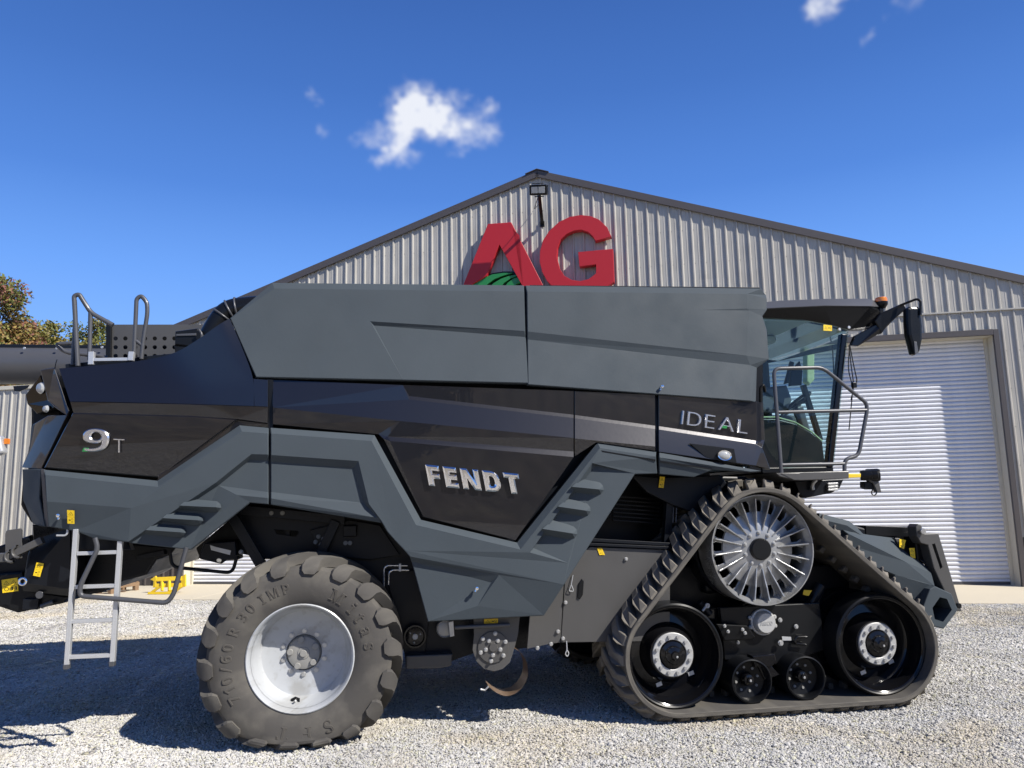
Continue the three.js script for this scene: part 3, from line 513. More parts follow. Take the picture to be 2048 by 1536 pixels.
// ---------------------------------------------------------------- the combine harvester: body
const combine = top(mac.g, 'dark grey combine harvester on front rubber tracks, parked on gravel before the metal building', 'combine');
const P_ = (name, geo, m, parent = combine, label) => part(name, geo, m, parent, label);
{
  // inner body that the panels hang on
  P_('inner_body', plate([[128, 750], [300, 735], [395, 700], [468, 660], [552, 580], [1046, 584], [1515, 590], [1500, 800], [1512, 925], [1400, 930], [1300, 928], [1252, 955], [1120, 1120], [1060, 1150], [900, 1150], [850, 1090], [800, 1030], [745, 1000], [545, 985], [490, 985], [400, 1030], [330, 1055], [120, 1035], [112, 900], [150, 830]], 1.38, 2.76, .02), MT.chassis);
  // grain tank side panels
  const wt = (y, d = 0) => 1.52 + (y - 570) / 190 * .10 + d, t = (x, y, d = 0) => [x, y, wt(y, d)];
  P_('tank_panel', shell({
    a: [545, 567, 1.485], b: [1046, 572, 1.485], a1: t(549, 577), b1: t(1047, 583), l: t(462, 637), c: t(599, 629), d: t(740, 642.5), e: t(1049, 662), d2: t(748, 651, -.026), e2: t(1050, 674, -.03), br: t(1055, 765), g: t(806, 759), bl: t(513, 753),
  }, ['a b b1 a1', 'a a1 l', 'a1 b1 e d c', 'a1 c d g bl l', 'd e e2 d2', 'd d2 g', 'd2 e2 br g'], { thick: .10, bevel: .008, crease: .05 }), MT.grey);
  P_('tank_panel', shell({
    a: [1053, 572, 1.485], b: [1521, 578, 1.485], b9: [1531, 590, 1.455], a1: t(1055, 583), b1: t(1494, 588), c1: t(1494, 617), c0: t(1400, 620), d1: [1533, 597, 1.51], e1: [1533, 619, 1.522], n0: t(1499, 621, -.006), n1: [1524, 632, 1.528], n2: [1530, 625, 1.38],
    a2: t(1056, 663), f: t(1493, 711), f1: [1537, 718, 1.56], a3: t(1056, 679, -.03), g: t(1500, 730, -.024), g1: [1513, 735, 1.555], m1: t(1495, 660), m2: [1533, 660, 1.535], br: t(1501, 801), br1: [1511, 803, 1.60], bl: t(1057, 768),
  }, ['a b b1 a1', 'b b9 d1 b1', 'b1 d1 e1 c1', 'a1 b1 c1 c0 m1 f a2', 'c0 c1 n0', 'c1 e1 n1 n0', 'c0 n0 m1', 'n0 n1 m2 m1', 'm1 m2 f1 f', 'a2 f g a3', 'f f1 g1 g', 'a3 g br bl', 'g g1 br1 br'], { thick: .10, bevel: .006, crease: .05 }), MT.grey);
  P_('tank_lid_seal', plate([[1060, 570], [1520, 574.5], [1520, 579], [1060, 575]], 1.40, .5, .004), MT.black);
  // rear hood in gloss paint
  const top0 = [[118, 737, 1.50], [200, 730, 1.50], [290, 720, 1.50], [350, 705, 1.53], [400, 676, 1.578], [438, 649, 1.588], [459, 637, 1.565]];
  const r1 = [[126, 760, 1.535], [203, 755, 1.54], [295, 749, 1.545], [360, 741, 1.562], [418, 724, 1.598], [462, 708, 1.602], [486, 700, 1.59]];
  const r2 = [[133, 782, 1.57], [206, 780, 1.58], [298, 778, 1.59], [370, 775, 1.597], [432, 768, 1.617], [486, 762, 1.623], [506, 758, 1.625]];
  const A = [[140, 803, 1.60], [210, 804, 1.615], [300, 806, 1.63], [380, 808, 1.635], [445, 810, 1.645], [490, 811.5, 1.652], [508, 812, 1.655]];
  P_('rear_hood', sheetGrid([top0, r1, r2, A], { sub: 4, crease: .9 }), MT.gloss);
  P_('rear_hood_cheek', shell({ a: [507, 758, 1.625], b: [535, 760, 1.628], c: [535, 813, 1.658], d: [509, 812, 1.655] }, ['a b c d'], { bevel: .002 }), MT.gloss);
  P_('rear_belt_line', shell({ a: [141, 804, 1.60], b: [300, 807, 1.63], c: [445, 811, 1.645], d: [535, 814, 1.658], e: [535, 846, 1.64], f: [476, 838, 1.64], g: [380, 832, 1.625], h: [147, 826, 1.592] }, ['a b g h', 'b c f g', 'c d e f'], { bevel: .002, crease: .3 }), MT.gloss);
  P_('rear_side_panel', shell({ a: [146, 827.5, 1.612], b: [380, 833.5, 1.642], c: [470, 840, 1.655], d: [318, 953, 1.592], e: [91, 934, 1.555], m: [118, 882, 1.60], n: [392, 898, 1.635] }, ['a b c n m', 'm n d e'], { bevel: .008, crease: .3 }), MT.gloss);
  P_('rear_seal', shell({ a: [470, 840, 1.62], b: [535, 848, 1.63], c: [535, 855, 1.62], d: [478, 850, 1.62], e: [316, 962, 1.60], f: [316, 953, 1.60] }, ['a b c d', 'a d e f'], { bevel: .004 }), MT.gloss);
  // middle panels
  P_('middle_gloss_panel', shell({
    a0: [546, 760, 1.585], a1: [806, 770.5, 1.598], a2: [1147, 782, 1.604], b1: [818, 792, 1.592], b2: [1147, 829.5, 1.597], c1: [818, 799, 1.607], c2: [1147, 836, 1.612],
    A0: [546, 815, 1.638], A1: [800, 842, 1.652], A2: [1147, 876, 1.66], B0: [546, 848, 1.635], B1: [757, 868, 1.64], B2: [1147, 903, 1.645], C: [775, 873, 1.645], L1: [780, 882, 1.666], L2: [1147, 914, 1.667],
    r: [1031, 1080, 1.652], l: [847, 1033, 1.648], q: [768, 878, 1.65],
  }, ['a0 a1 c1 A1 A0', 'a1 b1 c1', 'a1 a2 b2 b1', 'b1 b2 c2 c1', 'c1 c2 A2 A1', 'A0 A1 C B1 B0', 'A1 A2 B2 C', 'C B2 L2 L1', 'B1 C L1 q', 'L1 L2 r l', 'q L1 l'], { bevel: .003, crease: .06 }), MT.gloss);
  P_('middle_gloss_panel', shell({
    a2: [1150, 782.5, 1.604], a3: [1310, 790, 1.606], b2: [1150, 830, 1.597], b3: [1310, 851.5, 1.599], c2: [1150, 836.5, 1.612], c3: [1310, 858, 1.614], A2: [1150, 877, 1.665], A3: [1310, 893, 1.667], f: [1150, 912, 1.645], g: [1193, 884, 1.66], h: [1310, 901, 1.66],
  }, ['a2 a3 b3 b2', 'b2 b3 c3 c2', 'c2 c3 A3 A2', 'A2 A3 h g', 'A2 g f'], { bevel: .003, crease: .06 }), MT.gloss);
  P_('front_gloss_panel', shell({
    a4: [1318, 790.5, 1.606], a5: [1512, 803, 1.606], a6: [1526, 806, 1.55], b4: [1318, 852.5, 1.599], b5: [1512, 881.5, 1.599], b6: [1529, 880, 1.54], c4: [1318, 859, 1.614], c5: [1511, 888, 1.615], c6: [1524, 896, 1.615], d4: [1318, 903, 1.655], d5: [1512, 931, 1.65], d6: [1540, 938, 1.60],
  }, ['a4 a5 b5 b4', 'a5 a6 b6 b5', 'b4 b5 c5 c4', 'b5 b6 c6 c5', 'c4 c5 d5 d4', 'c5 c6 d6 d5'], { bevel: .003, crease: .06, thick: .08 }), MT.gloss);
  P_('lamp_recess', shell({ a: [1380, 887, 1.651], b: [1468, 898, 1.651], c: [1473, 926, 1.655], d: [1440, 921, 1.655], e: [1412, 914, 1.655] }, ['a b c d e'], { thick: .01, bevel: .002 }), MT.black);
  { const c = M(1448, 911, 1.665), g = turned([[0, .03], [.035, .028], [.056, .016], [.062, 0]], 0, 0, 32); g.scale(1, .68, 1); const o = P_('work_lamp', g, MT.clearLens); o.position.copy(c); o.rotation.z = -.1; const b = P_('bezel', turned([[.056, .018], [.066, .02], [.068, 0]], 0, 0, 32).scale(1, .7, 1), MT.chrome, o); }
  // lower grey panels
  const vent = (name, x0, y0, x1, y1, xe, ye, w, h) => {   // scoop: upper edge x0,y0 - x1,y1, h pixels tall
    const rx = x1, ry = y1;
    P_(name, shell({ a: [x0, y0, w], b: [rx - 6, ry, w], c: [rx, ry + h * .28, w + .012], d: [rx + 1, ry + h * .6, w + .022], f: [rx - 4, ry + h * .9, w + .012], r0: [x0 - h * .75, y0 + h * .62, w + .08], r1: [rx - 8, ry + h * .55, w + .075], g: [x0 - h * .95, y0 + h * .95, w + .004], k: [rx - 14, ry + h * 1.0, w + .004] },
      ['a b r1 r0', 'b c r1', 'c d r1', 'd f r1', 'f k r1', 'k g r0 r1'], { thick: .02, bevel: .002, crease: .4 }), MT.grey);
  };
  P_('rear_lower_panel', shell({
    a: [90, 941, 1.60], b: [315, 963, 1.615], c: [479, 852, 1.63], d: [535, 857, 1.635], a1: [91, 950, 1.645], b1: [317, 974, 1.675], c1: [484, 863, 1.685], d1: [535, 867, 1.685],
    r0: [257, 1083, 1.645], r1: [432, 965, 1.68], r2: [503, 908, 1.685], r3: [535, 909, 1.685], s0: [263, 1085, 1.61], s1: [437, 971, 1.63], s2: [500, 920, 1.635], s3: [535, 921, 1.635],
    k0: [94, 1003, 1.655], k1: [262, 1016, 1.675], e: [98, 1052, 1.60], f: [153, 1061, 1.60], g: [189, 1076, 1.605],
    v3: [535, 984, 1.635], x3: [535, 996, 1.665], x1: [474, 990, 1.655], y3: [535, 1007, 1.655], y1: [499, 1004, 1.645], q: [381, 1098, 1.585], z: [300, 1068, 1.615],
  }, ['a b b1 a1', 'b c c1 b1', 'c d d1 c1', 'a1 b1 k1 k0', 'b1 c1 d1 r3 r2 r1 k1', 'k0 k1 r1 r0 g f e', 'r0 r1 s1 s0', 'r1 r2 s2 s1', 'r2 r3 s3 s2', 's1 s2 s3 v3', 's1 v3 x3 x1', 'x1 x3 y3 y1', 's0 s1 x1 y1 q'], { bevel: .006, crease: .06, thick: .05 }), MT.grey);
  vent('scoop', 376, 998, 440, 1003, 0, 0, 1.632, 21); vent('scoop', 341, 1023, 404, 1029, 0, 0, 1.626, 21); vent('scoop', 308, 1047, 369, 1053, 0, 0, 1.62, 21);
  P_('middle_lower_panel', shell({
    a: [543, 857, 1.64], b: [748, 871.5, 1.64], c: [841, 1041, 1.645], d: [1035, 1087, 1.645], e: [1196, 887, 1.65], f: [1311, 905, 1.655],
    a1: [543, 867, 1.685], b1: [743, 882, 1.685], c1: [832, 1050, 1.70], d1: [1041, 1099, 1.70], e1: [1200, 896, 1.69], f1: [1311, 913, 1.69],
    r0: [543, 910, 1.685], r1: [717, 922, 1.685], r2: [738, 1008, 1.69], r3: [763, 1041, 1.69], s0: [543, 924, 1.635], s1: [706, 937, 1.635], s2: [728, 1006, 1.64],
    v0: [543, 984, 1.635], x0: [543, 997, 1.67], x2: [757, 1036, 1.67], y0: [543, 1008, 1.655], y2: [761, 1044, 1.65],
    l1: [776, 1063, 1.69], l2: [791, 1080, 1.69], k0: [811, 1101, 1.69], k1: [1127, 1169, 1.68], g0: [1184, 926, 1.695], g1: [1060, 1105, 1.70], h0: [1192, 930, 1.645], h1: [1067, 1096, 1.648], n: [1136, 1126, 1.68], j: [1269, 947, 1.67], fb: [1313, 946, 1.66],
    p0: [821, 1113, 1.682], p1: [998, 1150, 1.67], u0: [825, 1124, 1.63], u1: [982, 1165, 1.63], z: [955, 1212, 1.628], m0: [857, 1242, 1.60], m1: [1087, 1230, 1.60],
  }, ['a b b1 a1', 'b c c1 b1', 'c d d1 c1', 'd e e1 d1', 'e f f1 e1', 'a1 b1 c1 k0 l2 l1 r3 r2 r1 r0', 'r0 r1 s1 s0', 'r1 r2 s2 s1', 's0 s1 s2 v0', 'v0 s2 x2 x0', 's2 r2 r3 x2', 'x0 x2 y2 y0', 'c1 d1 g1 n k1 k0', 'd1 e1 g0 g1', 'e1 f1 fb j g0', 'g0 g1 h1 h0', 'g0 h0 j', 'g1 h1 n', 'h0 h1 n k1 j', 'k0 k1 m1 z p1 p0', 'p0 p1 u1 u0', 'p1 z u1', 'u0 u1 z m1 m0'], { bevel: .006, crease: .05, thick: .06 }), MT.grey);
  vent('scoop', 1163, 958, 1206, 965, 0, 0, 1.655, 25); vent('scoop', 1136, 997, 1180, 1007, 0, 0, 1.657, 26); vent('scoop', 1106, 1041, 1153, 1052, 0, 0, 1.66, 27);
  P_('front_lower_panel', shell({ a: [1320, 906, 1.65], b: [1522, 942, 1.65], a1: [1320, 915, 1.685], b1: [1500, 943, 1.68], c: [1427, 938, 1.66], d: [1388, 953, 1.64], e: [1320, 947, 1.64] }, ['a b b1 a1', 'a1 b1 c d e'], { bevel: .005, crease: .06 }), MT.grey);
  P_('seal_strip', shell({ a: [1203, 901, 1.693], b: [1311, 919, 1.692], c: [1311, 922, 1.692], d: [1205, 904, 1.693] }, ['a b c d'], { thick: .008, bevel: .001 }), MT.black);
  P_('seal_strip', shell({ a: [1321, 921, 1.686], b: [1425, 937, 1.68], c: [1425, 939.5, 1.68], d: [1321, 924, 1.686] }, ['a b c d'], { thick: .008, bevel: .001 }), MT.black);
  // rear corner
  P_('rear_corner_panel', shell({ a: [82, 741, 1.42], b: [108, 736, 1.49], c: [137, 822, 1.585], d: [133, 830, 1.585], e: [108, 812, 1.50], f: [96, 800, 1.44] }, ['a b c d e f'], { bevel: .004, thick: .06 }), MT.gloss);
  P_('rear_corner_panel', shell({ a: [133, 831, 1.60], b: [96, 832, 1.50], c: [66, 850, 1.40], d: [57, 905, 1.345], e: [45, 934, 1.31], f: [82, 937, 1.51], m: [104, 870, 1.545], n: [80, 868, 1.445] }, ['a b n m', 'b c d n', 'n d e f m', 'm f a'], { bevel: .004, thick: .06, crease: .4 }), MT.gloss);
  P_('rear_lamp_housing', shell({ a: [80, 752, 1.40], b: [52, 790, 1.28], c: [56, 808, 1.28], d: [74, 826, 1.34], e: [108, 815, 1.47], f: [97, 800, 1.42] }, ['a b c f', 'c d e f'], { bevel: .004, thick: .08 }), MT.blackGloss);
  for (const [x, y, w, r] of [[82, 776, 1.395, .05], [93, 818, 1.44, .032]]) { const c = M(x, y, w), o = P_('rear_lamp', turned([[0, .025], [r * .7, .02], [r, 0]], 0, 0, 24), MT.clearLens); o.position.copy(c); o.rotation.y = -.6; }
  P_('rear_bumper_corner', shell({ a: [46, 940, 1.36], b: [81, 940, 1.54], c: [89, 1052, 1.565], d: [82, 1051, 1.53], e: [66, 1046, 1.40], f: [52, 1010, 1.33], g: [78, 995, 1.52], h: [47, 1000, 1.33] }, ['a b g h', 'h g c d e f'], { bevel: .006, thick: .06, crease: .1 }), MT.grey);
  P_('rear_bumper_seal', shell({ a: [82, 938, 1.545], b: [88, 939, 1.56], c: [97, 1053, 1.57], d: [90, 1053, 1.55] }, ['a b c d'], { bevel: .002, thick: .04 }), MT.tube);
  P_('rear_bumper', plate([[45, 945], [60, 945], [62, 1045], [44, 1018], [40, 1010]], 1.28, 2.5, .02), MT.black);
  P_('rear_body', plate([[60, 780], [120, 750], [140, 1040], [70, 1040], [52, 930], [60, 850]], 1.26, 2.5, .03), MT.black);
  // seams in between
  P_('panel_seam', shell({ a: [535, 758, 1.60], b: [546, 759, 1.60], c: [545, 1006, 1.625], d: [535, 1004, 1.625] }, ['a b c d'], { thick: .04, bevel: .001 }), MT.black);
  P_('panel_seam', shell({ a: [1310, 789, 1.55], b: [1319, 789, 1.55], c: [1321, 946, 1.62], d: [1312, 945, 1.62] }, ['a b c d'], { thick: .04, bevel: .001 }), MT.black);
  P_('panel_seam', shell({ a: [1046, 572, 1.46], b: [1054, 572, 1.46], c: [1058, 768, 1.57], d: [1054, 766, 1.57] }, ['a b c d'], { thick: .04, bevel: .001 }), MT.black);
  // latches and pins
  for (const [x, y, w] of [[120, 1031, 1.655], [953, 1176, 1.655], [1322, 774, 1.625]]) { const p = M(x, y, w), l = P_('latch', sweep([p.clone().add(V3(-.01, -.03, 0)), p, p.clone().add(V3(.0, .0, .035))], .010, 8), MT.chrome); P_('knob', turned([[0, .016], [.014, .012], [.016, 0]], p.x, p.y, 12).translate(0, 0, p.z + .03), MT.chrome, l); }
  // lettering
  lettering('FENDT', M(858, 971, 1.671), M(1044, 989, 1.668), M(850, 929, 1.681), .026, MT.chrome, combine, { font: sans, bevel: .085, bevelH: .09, gap: .2, fat: .05 });
  lettering('IDEAL', M(1360, 849, 1.600), M(1493, 869, 1.600), M(1363, 821, 1.604), .024, MT.satin, combine, { font: sansR, bevel: .03, bevelH: .06, gap: .16, fat: .012 });
  lettering('9', M(165, 903, 1.615), M(218, 905, 1.617), M(168, 856, 1.625), .02, MT.satin, combine, { font: sans, bevel: .04, bevelH: .06, fat: 0 });
  lettering('T', M(228, 905, 1.617), M(251, 906, 1.62), M(228, 877, 1.625), .016, MT.satin, combine, { font: sansR, bevel: .02, bevelH: .05 });
  P_('green_flash', shell({ a: [167, 896, 1.638], b: [177, 896, 1.638], c: [174, 903, 1.637], d: [164, 903, 1.636] }, ['a b c d'], { thick: .004, bevel: .001 }), MT.green);
  P_('green_flash', shell({ a: [1446, 851, 1.628], b: [1455, 852, 1.628], c: [1453, 857, 1.628], d: [1444, 856, 1.628] }, ['a b c d'], { thick: .004, bevel: .001 }), MT.green);
}
// ---------------------------------------------------------------- rear wheel
function buildWheel() {
  const w = group('rear_wheel', combine), k = 1.0;
  const half = [[.40, .27], [.422, .315], [.455, .338], [.53, .356], [.59, .358], [.65, .348], [.69, .330], [.715, .300], [.712, .255], [.716, .15], [.718, 0]];
  const prof = [...half.map(([r, z]) => [r, -z]), ...half.slice(0, -1).reverse()];
  const tyre = turned(prof, 0, 0, 96);
  const geos = [tyre];
  // tread bars: each swept from the crown over the shoulder on to the side wall
  const N = 18, bar1 = (phi0, side) => {
    const rows = [], S = [[-.02, .808, .0, .035], [.06, .809, .10, .037], [.14, .806, .205, .040], [.22, .799, .305, .046], [.285, .788, .375, .055], [.325, .762, .41, .066], [.354, .722, .425, .078], [.370, .685, .43, .075], [.372, .655, .432, .05]];
    for (const [z, r, a, hw] of S) { const wide = hw / .78; rows.push([[a - wide * 1.1, r - .08, z], [a - wide * .9, r, z], [a + wide * .9, r, z], [a + wide * 1.1, r - .08, z]]); }
    const P = rows.map((q, i) => q.map(([a, r, z], j) => { const lip = i >= 6 && (j === 0 || j === 3) ? -.03 : 0, rad = i >= 6 ? r + (j === 0 || j === 3 ? .08 : 0) : r, zz = i >= 6 ? (j === 0 || j === 3 ? z + lip : z) : z; const t = phi0 + side * a * 1; return V3(Math.cos(t) * rad, Math.sin(t) * rad, side * zz); }));
    const pos = [], uv = [], put = (p, u, v) => { pos.push(p.x, p.y, p.z); uv.push(u, v); };
    const quad = (a, b, c, d, u, v) => { const f = side > 0 ? [a, b, c, a, c, d] : [a, c, b, a, d, c]; f.forEach((p, i) => put(p, u + p.x * .8 + p.z, v + p.y * .8)); };
    for (let i = 0; i < P.length - 1; i++) for (let j = 0; j < 3; j++) quad(P[i][j], P[i][j + 1], P[i + 1][j + 1], P[i + 1][j], phi0, 0);
    for (const e of [0, P.length - 1]) quad(P[e][0], P[e][1], P[e][2], P[e][3], phi0, 0);
    return finish(pos, .4, uv);
  };
  for (let i = 0; i < N; i++) { geos.push(bar1(i / N * 2 * Math.PI, 1)); geos.push(bar1((i + .5) / N * 2 * Math.PI, -1)); }
  const all = merge(geos), p = all.attributes.position;
  for (let i = 0; i < p.count; i++) { const y = p.getY(i); if (y < -.56) { const e = -y - .56; p.setY(i, -.56 - e * .5); p.setZ(i, p.getZ(i) * (1 + .16 * sm(cl(e / .2)))); } }
  all.computeVertexNormals(); const tg = toCreasedNormals(all, .42);
  part('tyre', tg, MT.rubber, w);
  part('rim', turned([[.404, .295], [.418, .308], [.420, .322], [.411, .328], [.402, .318], [.391, .29], [.386, .262], [.375, .245], [.370, .175], [.357, .155], [.350, .095], [.336, .066], [.29, .056], [.145, .056], [.14, .05], [.14, -.1]], 0, 0, 72), MT.rim, w);
  part('rim_barrel', turned([[.385, .27], [.36, .1], [.36, -.29], [.40, -.30]], 0, 0, 48), MT.rim, w);
  const hub = part('hub', turned([[0, .10], [.045, .10], [.05, .094], [.10, .092], [.125, .082], [.132, .06], [.138, .04]], 0, 0, 36), MT.hubGrey, w);
  part('hub_boss', disc(.028, .02, 20).translate(0, 0, .098), MT.hubGrey, w);
  for (let i = 0; i < 5; i++) { const a = i / 5 * 6.283 + .5; part('hub_lobe', disc(.026, .03, 14).translate(Math.cos(a) * .108, Math.sin(a) * .108, .078), MT.hubGrey, w); }
  const b = hexBolt(.0165, .016), nut = disc(.021, .006, 14);
  for (let i = 0; i < 10; i++) { const a = i / 10 * 6.283 + .31; const o = part('wheel_bolt', merge([b.clone(), nut.clone()]), MT.bolt, w); o.position.set(Math.cos(a) * .172, Math.sin(a) * .172, .056); }
  part('valve_slot', plate([V3(-.035, -.378, 0), V3(-.035, -.335, 0), V3(0, -.32, 0), V3(.035, -.335, 0), V3(.035, -.378, 0), V3(.018, -.378, 0), V3(.018, -.35, 0), V3(-.018, -.35, 0), V3(-.018, -.378, 0)].map((v) => v.add(V3(-.05, .0, 0))), .165, .012, .003), MT.black, w);
  part('valve_stem', sweep([V3(-.05, -.36, .16), V3(-.052, -.345, .21), V3(-.04, -.335, .225)], .007, 8), MT.bolt, w);
  // raised lettering round the side wall
  const arc = (str, a0, a1, r, size, font) => {
    const gl = [...str].map((ch) => { if (ch === ' ') return [null, .35]; const t = new TextGeometry(ch, { font, size, depth: .004, curveSegments: 4, bevelEnabled: true, bevelSize: .003, bevelThickness: .003, bevelSegments: 1, bevelOffset: -.002 }); t.computeBoundingBox(); return [t, (t.boundingBox.max.x - t.boundingBox.min.x) / size + .14]; });
    const W = gl.reduce((s, g) => s + g[1], 0); let c = 0; const L = group('side_wall_lettering', w); const out = [];
    for (const [t, adv] of gl) { if (t) { const a = a0 + (a1 - a0) * (c + adv / 2) / W; t.translate(-(t.boundingBox.min.x + t.boundingBox.max.x) / 2, 0, 0); const p = t.attributes.position; for (let i = 0; i < p.count; i++) { const rr_ = r + p.getY(i) - size / 2, th = a - p.getX(i) / r; const zz = (rr_ < .59 ? lerp(.344, .358, cl((rr_ - .47) / .12)) : lerp(.358, .345, cl((rr_ - .59) / .07))) + .001 + p.getZ(i); p.setXYZ(i, Math.cos(th) * rr_, Math.sin(th) * rr_, zz); } t.computeVertexNormals(); out.push(t); } c += adv; }
    w.remove(L); part('side_wall_lettering', out, MT.tyreText, w);
  };
  MT.tyreText = mat('raised tyre lettering', [.082, .078, .073], .9, { map: rubberMap });
  arc('710/60 R 30 IMP', 214 * R, 98 * R, .555, .080, sans); arc('Mitas', 70 * R, 2 * R, .545, .095, serifB); arc('SFT', -58 * R, -112 * R, .56, .095, serifB);
  return w;
}
const wheelC = M(600, 1324, 1.70); const wheel = buildWheel();
wheel.position.set(wheelC.x, .69, W_TYRE - .362); wheel.scale.set(1.015, 1.015, 1);
{ const f = wheel.clone(); combine.add(f); f.position.z = -wheel.position.z; f.rotation.y = Math.PI; }
P_('rear_axle', merge([box(wheel.position.x, .68, 0, .26, .24, 2.2, .04), box(wheel.position.x - .1, .85, 0, .4, .2, 1.2, .03)]), MT.chassis);

// ---------------------------------------------------------------- track unit
function buildTrack() {
  const T = group('track_unit', combine), wn = 1.70, WD = .95;
  const cD = M(1526, 1099, 1.60), cR = M(1350, 1311, 1.58), cF = M(1755, 1297, 1.58);
  const C = [[cR.x, .535, .447], [cF.x + .04, .535, .447], [cD.x, cD.y, .512]];
  const path = [];
  { const nrm = []; for (let i = 0; i < 3; i++) { const a = C[i], b = C[(i + 1) % 3], ph = Math.atan2(b[1] - a[1], b[0] - a[0]), L = Math.hypot(b[0] - a[0], b[1] - a[1]); nrm.push(ph - Math.acos((a[2] - b[2]) / L)); }
    for (let i = 0; i < 3; i++) { const c = C[i]; let a0 = nrm[(i + 2) % 3], a1 = nrm[i]; while (a1 < a0) a1 += 2 * Math.PI; while (a1 - a0 > 2 * Math.PI) a1 -= 2 * Math.PI; const n = Math.max(4, Math.ceil((a1 - a0) / .09)); for (let k = 0; k <= n; k++) { const a = a0 + (a1 - a0) * k / n; path.push([c[0] + Math.cos(a) * c[2], c[1] + Math.sin(a) * c[2], Math.cos(a), Math.sin(a)]); }
      const d = C[(i + 1) % 3], p = path[path.length - 1], q = [d[0] + Math.cos(a1) * d[2], d[1] + Math.sin(a1) * d[2]]; for (let k = 1; k < 8; k++) path.push([lerp(p[0], q[0], k / 8), lerp(p[1], q[1], k / 8), Math.cos(a1), Math.sin(a1)]); } }
  path.push(path[0]); const len = [0]; for (let i = 1; i < path.length; i++) len.push(len[i - 1] + Math.hypot(path[i][0] - path[i - 1][0], path[i][1] - path[i - 1][1]));
  const TOT = len[len.length - 1];
  const at = (s, b, h) => { s = ((s % TOT) + TOT) % TOT; let i = 1; while (len[i] < s) i++; const t = (s - len[i - 1]) / Math.max(1e-6, len[i] - len[i - 1]), a = path[i - 1], c = path[i]; const nx = lerp(a[2], c[2], t), ny = lerp(a[3], c[3], t), nl = Math.hypot(nx, ny); return V3(lerp(a[0], c[0], t) + nx / nl * h, lerp(a[1], c[1], t) + ny / nl * h, wn - b); };
  { const ring = [[0, .006], [0, .036], [.006, .042], [WD - .006, .042], [WD, .036], [WD, .006], [WD - .006, 0], [.006, 0]], pos = [], uv = [];
    for (let i = 0; i < len.length - 1; i++) for (let k = 0; k < 8; k++) { const [b0, h0] = ring[k], [b1, h1] = ring[(k + 1) % 8]; const q = [at(len[i], b0, h0), at(len[i], b1, h1), at(len[i + 1] - 1e-5, b1, h1), at(len[i + 1] - 1e-5, b0, h0)]; for (const j of [0, 1, 2, 0, 2, 3]) { pos.push(q[j].x, q[j].y, q[j].z); uv.push(len[i + (j > 1 ? 1 : 0)], k * .2 + (j === 1 || j === 2 ? .15 : 0)); } }
    part('track_belt', finish(pos, .5, uv), MT.belt, T); }
  const nL = Math.round(TOT / .147), pit = TOT / nL;
  const near = [[.140, .028], [.218, .028], [.218, .07], [.205, .12], [.168, .20], [.07, .45], [.0, .46], [-.012, .44], [.080, .19], [.120, .10]];
  const lug = (s0, far) => {
    const P = near.map(([a, b]) => [a, far ? WD - b : b]), c = P.reduce((m, p) => [m[0] + p[0] / P.length, m[1] + p[1] / P.length], [0, 0]);
    const ctr = (p, i, q) => { const a = P[(i + P.length - 1) % P.length], d = P[(i + 1) % P.length]; let nx = d[1] - a[1], ny = a[0] - d[0]; const l = Math.hypot(nx, ny), sg = far ? -1 : 1; return [p[0] - nx / l * q * sg * 1, p[1] - ny / l * q * sg * 1]; };
    const base = P.map((p) => at(s0 + p[0], p[1], .038)), topq = P.map((p, i) => ctr(p, i, i === 0 || i === 1 ? .006 : .011)).map(([a, b]) => [a, cl(b, .004, WD - .004)]), tp = topq.map(([a, b], i) => at(s0 + a, b, i < 2 ? .062 : i === 2 || i === 9 ? .112 : .13)), mid = P.map((p, i) => { const [a, b] = ctr(p, i, .002); return at(s0 + a, cl(b, .002, WD - .002), i < 2 ? .055 : i === 2 || i === 9 ? .10 : .118); });
    const pos = [], uv = [], put = (a, b, d) => { for (const v of [a, b, d]) { pos.push(v.x, v.y, v.z); uv.push(v.x * 1.7 + v.z * .4 + s0, v.y * 1.7 + v.z); } };
    const n = P.length, strip = (A, B_) => { for (let i = 0; i < n; i++) { const j = (i + 1) % n; put(A[i], A[j], B_[j]); put(A[i], B_[j], B_[i]); } };
    strip(base, mid); strip(mid, tp);
    for (const t of THREE.ShapeUtils.triangulateShape(topq.map((p) => new THREE.Vector2(...p)), [])) put(tp[t[0]], tp[t[1]], tp[t[2]]);
    return finish(pos, .25, uv);
  };
  for (let i = 0; i < nL; i++) { part('lug', lug(i * pit, false), MT.lug, T); part('lug', lug((i + .5) * pit, true), MT.lug, T); }
  const gl = []; for (let i = 0; i < nL; i++) { const p = at(i * pit, WD / 2, -.03), q = at(i * pit + .01, WD / 2, -.03); gl.push(box(0, 0, 0, .05, .06, .09, .012).rotateZ(Math.atan2(q.y - p.y, q.x - p.x)).translate(p.x, p.y, p.z)); }
  part('guide_lugs', gl, MT.belt, T).userData.kind = 'stuff';
  // drive wheel
  { const x = cD.x, y = cD.y, z0 = 1.60;
    part('drive_wheel_rim', turned([[.492, z0 - .30], [.497, z0 - .01], [.492, z0 + .004], [.482, z0 + .004], [.470, z0 - .03], [.452, z0 - .05], [.445, z0 - .075], [.445, z0 - .30]], x, y, 80), MT.drive, T);
    part('drive_wheel_rim', turned([[.492, z0 - .66], [.497, z0 - .40], [.47, z0 - .40], [.46, z0 - .66]], x, y, 60), MT.chassis, T);
    part('drive_wheel_disc', turned([[.345, z0 - .125], [.338, z0 - .105], [.25, z0 - .085], [.205, z0 - .07], [.10, z0 - .062], [.02, z0 - .062]], x, y, 60), MT.drive, T);
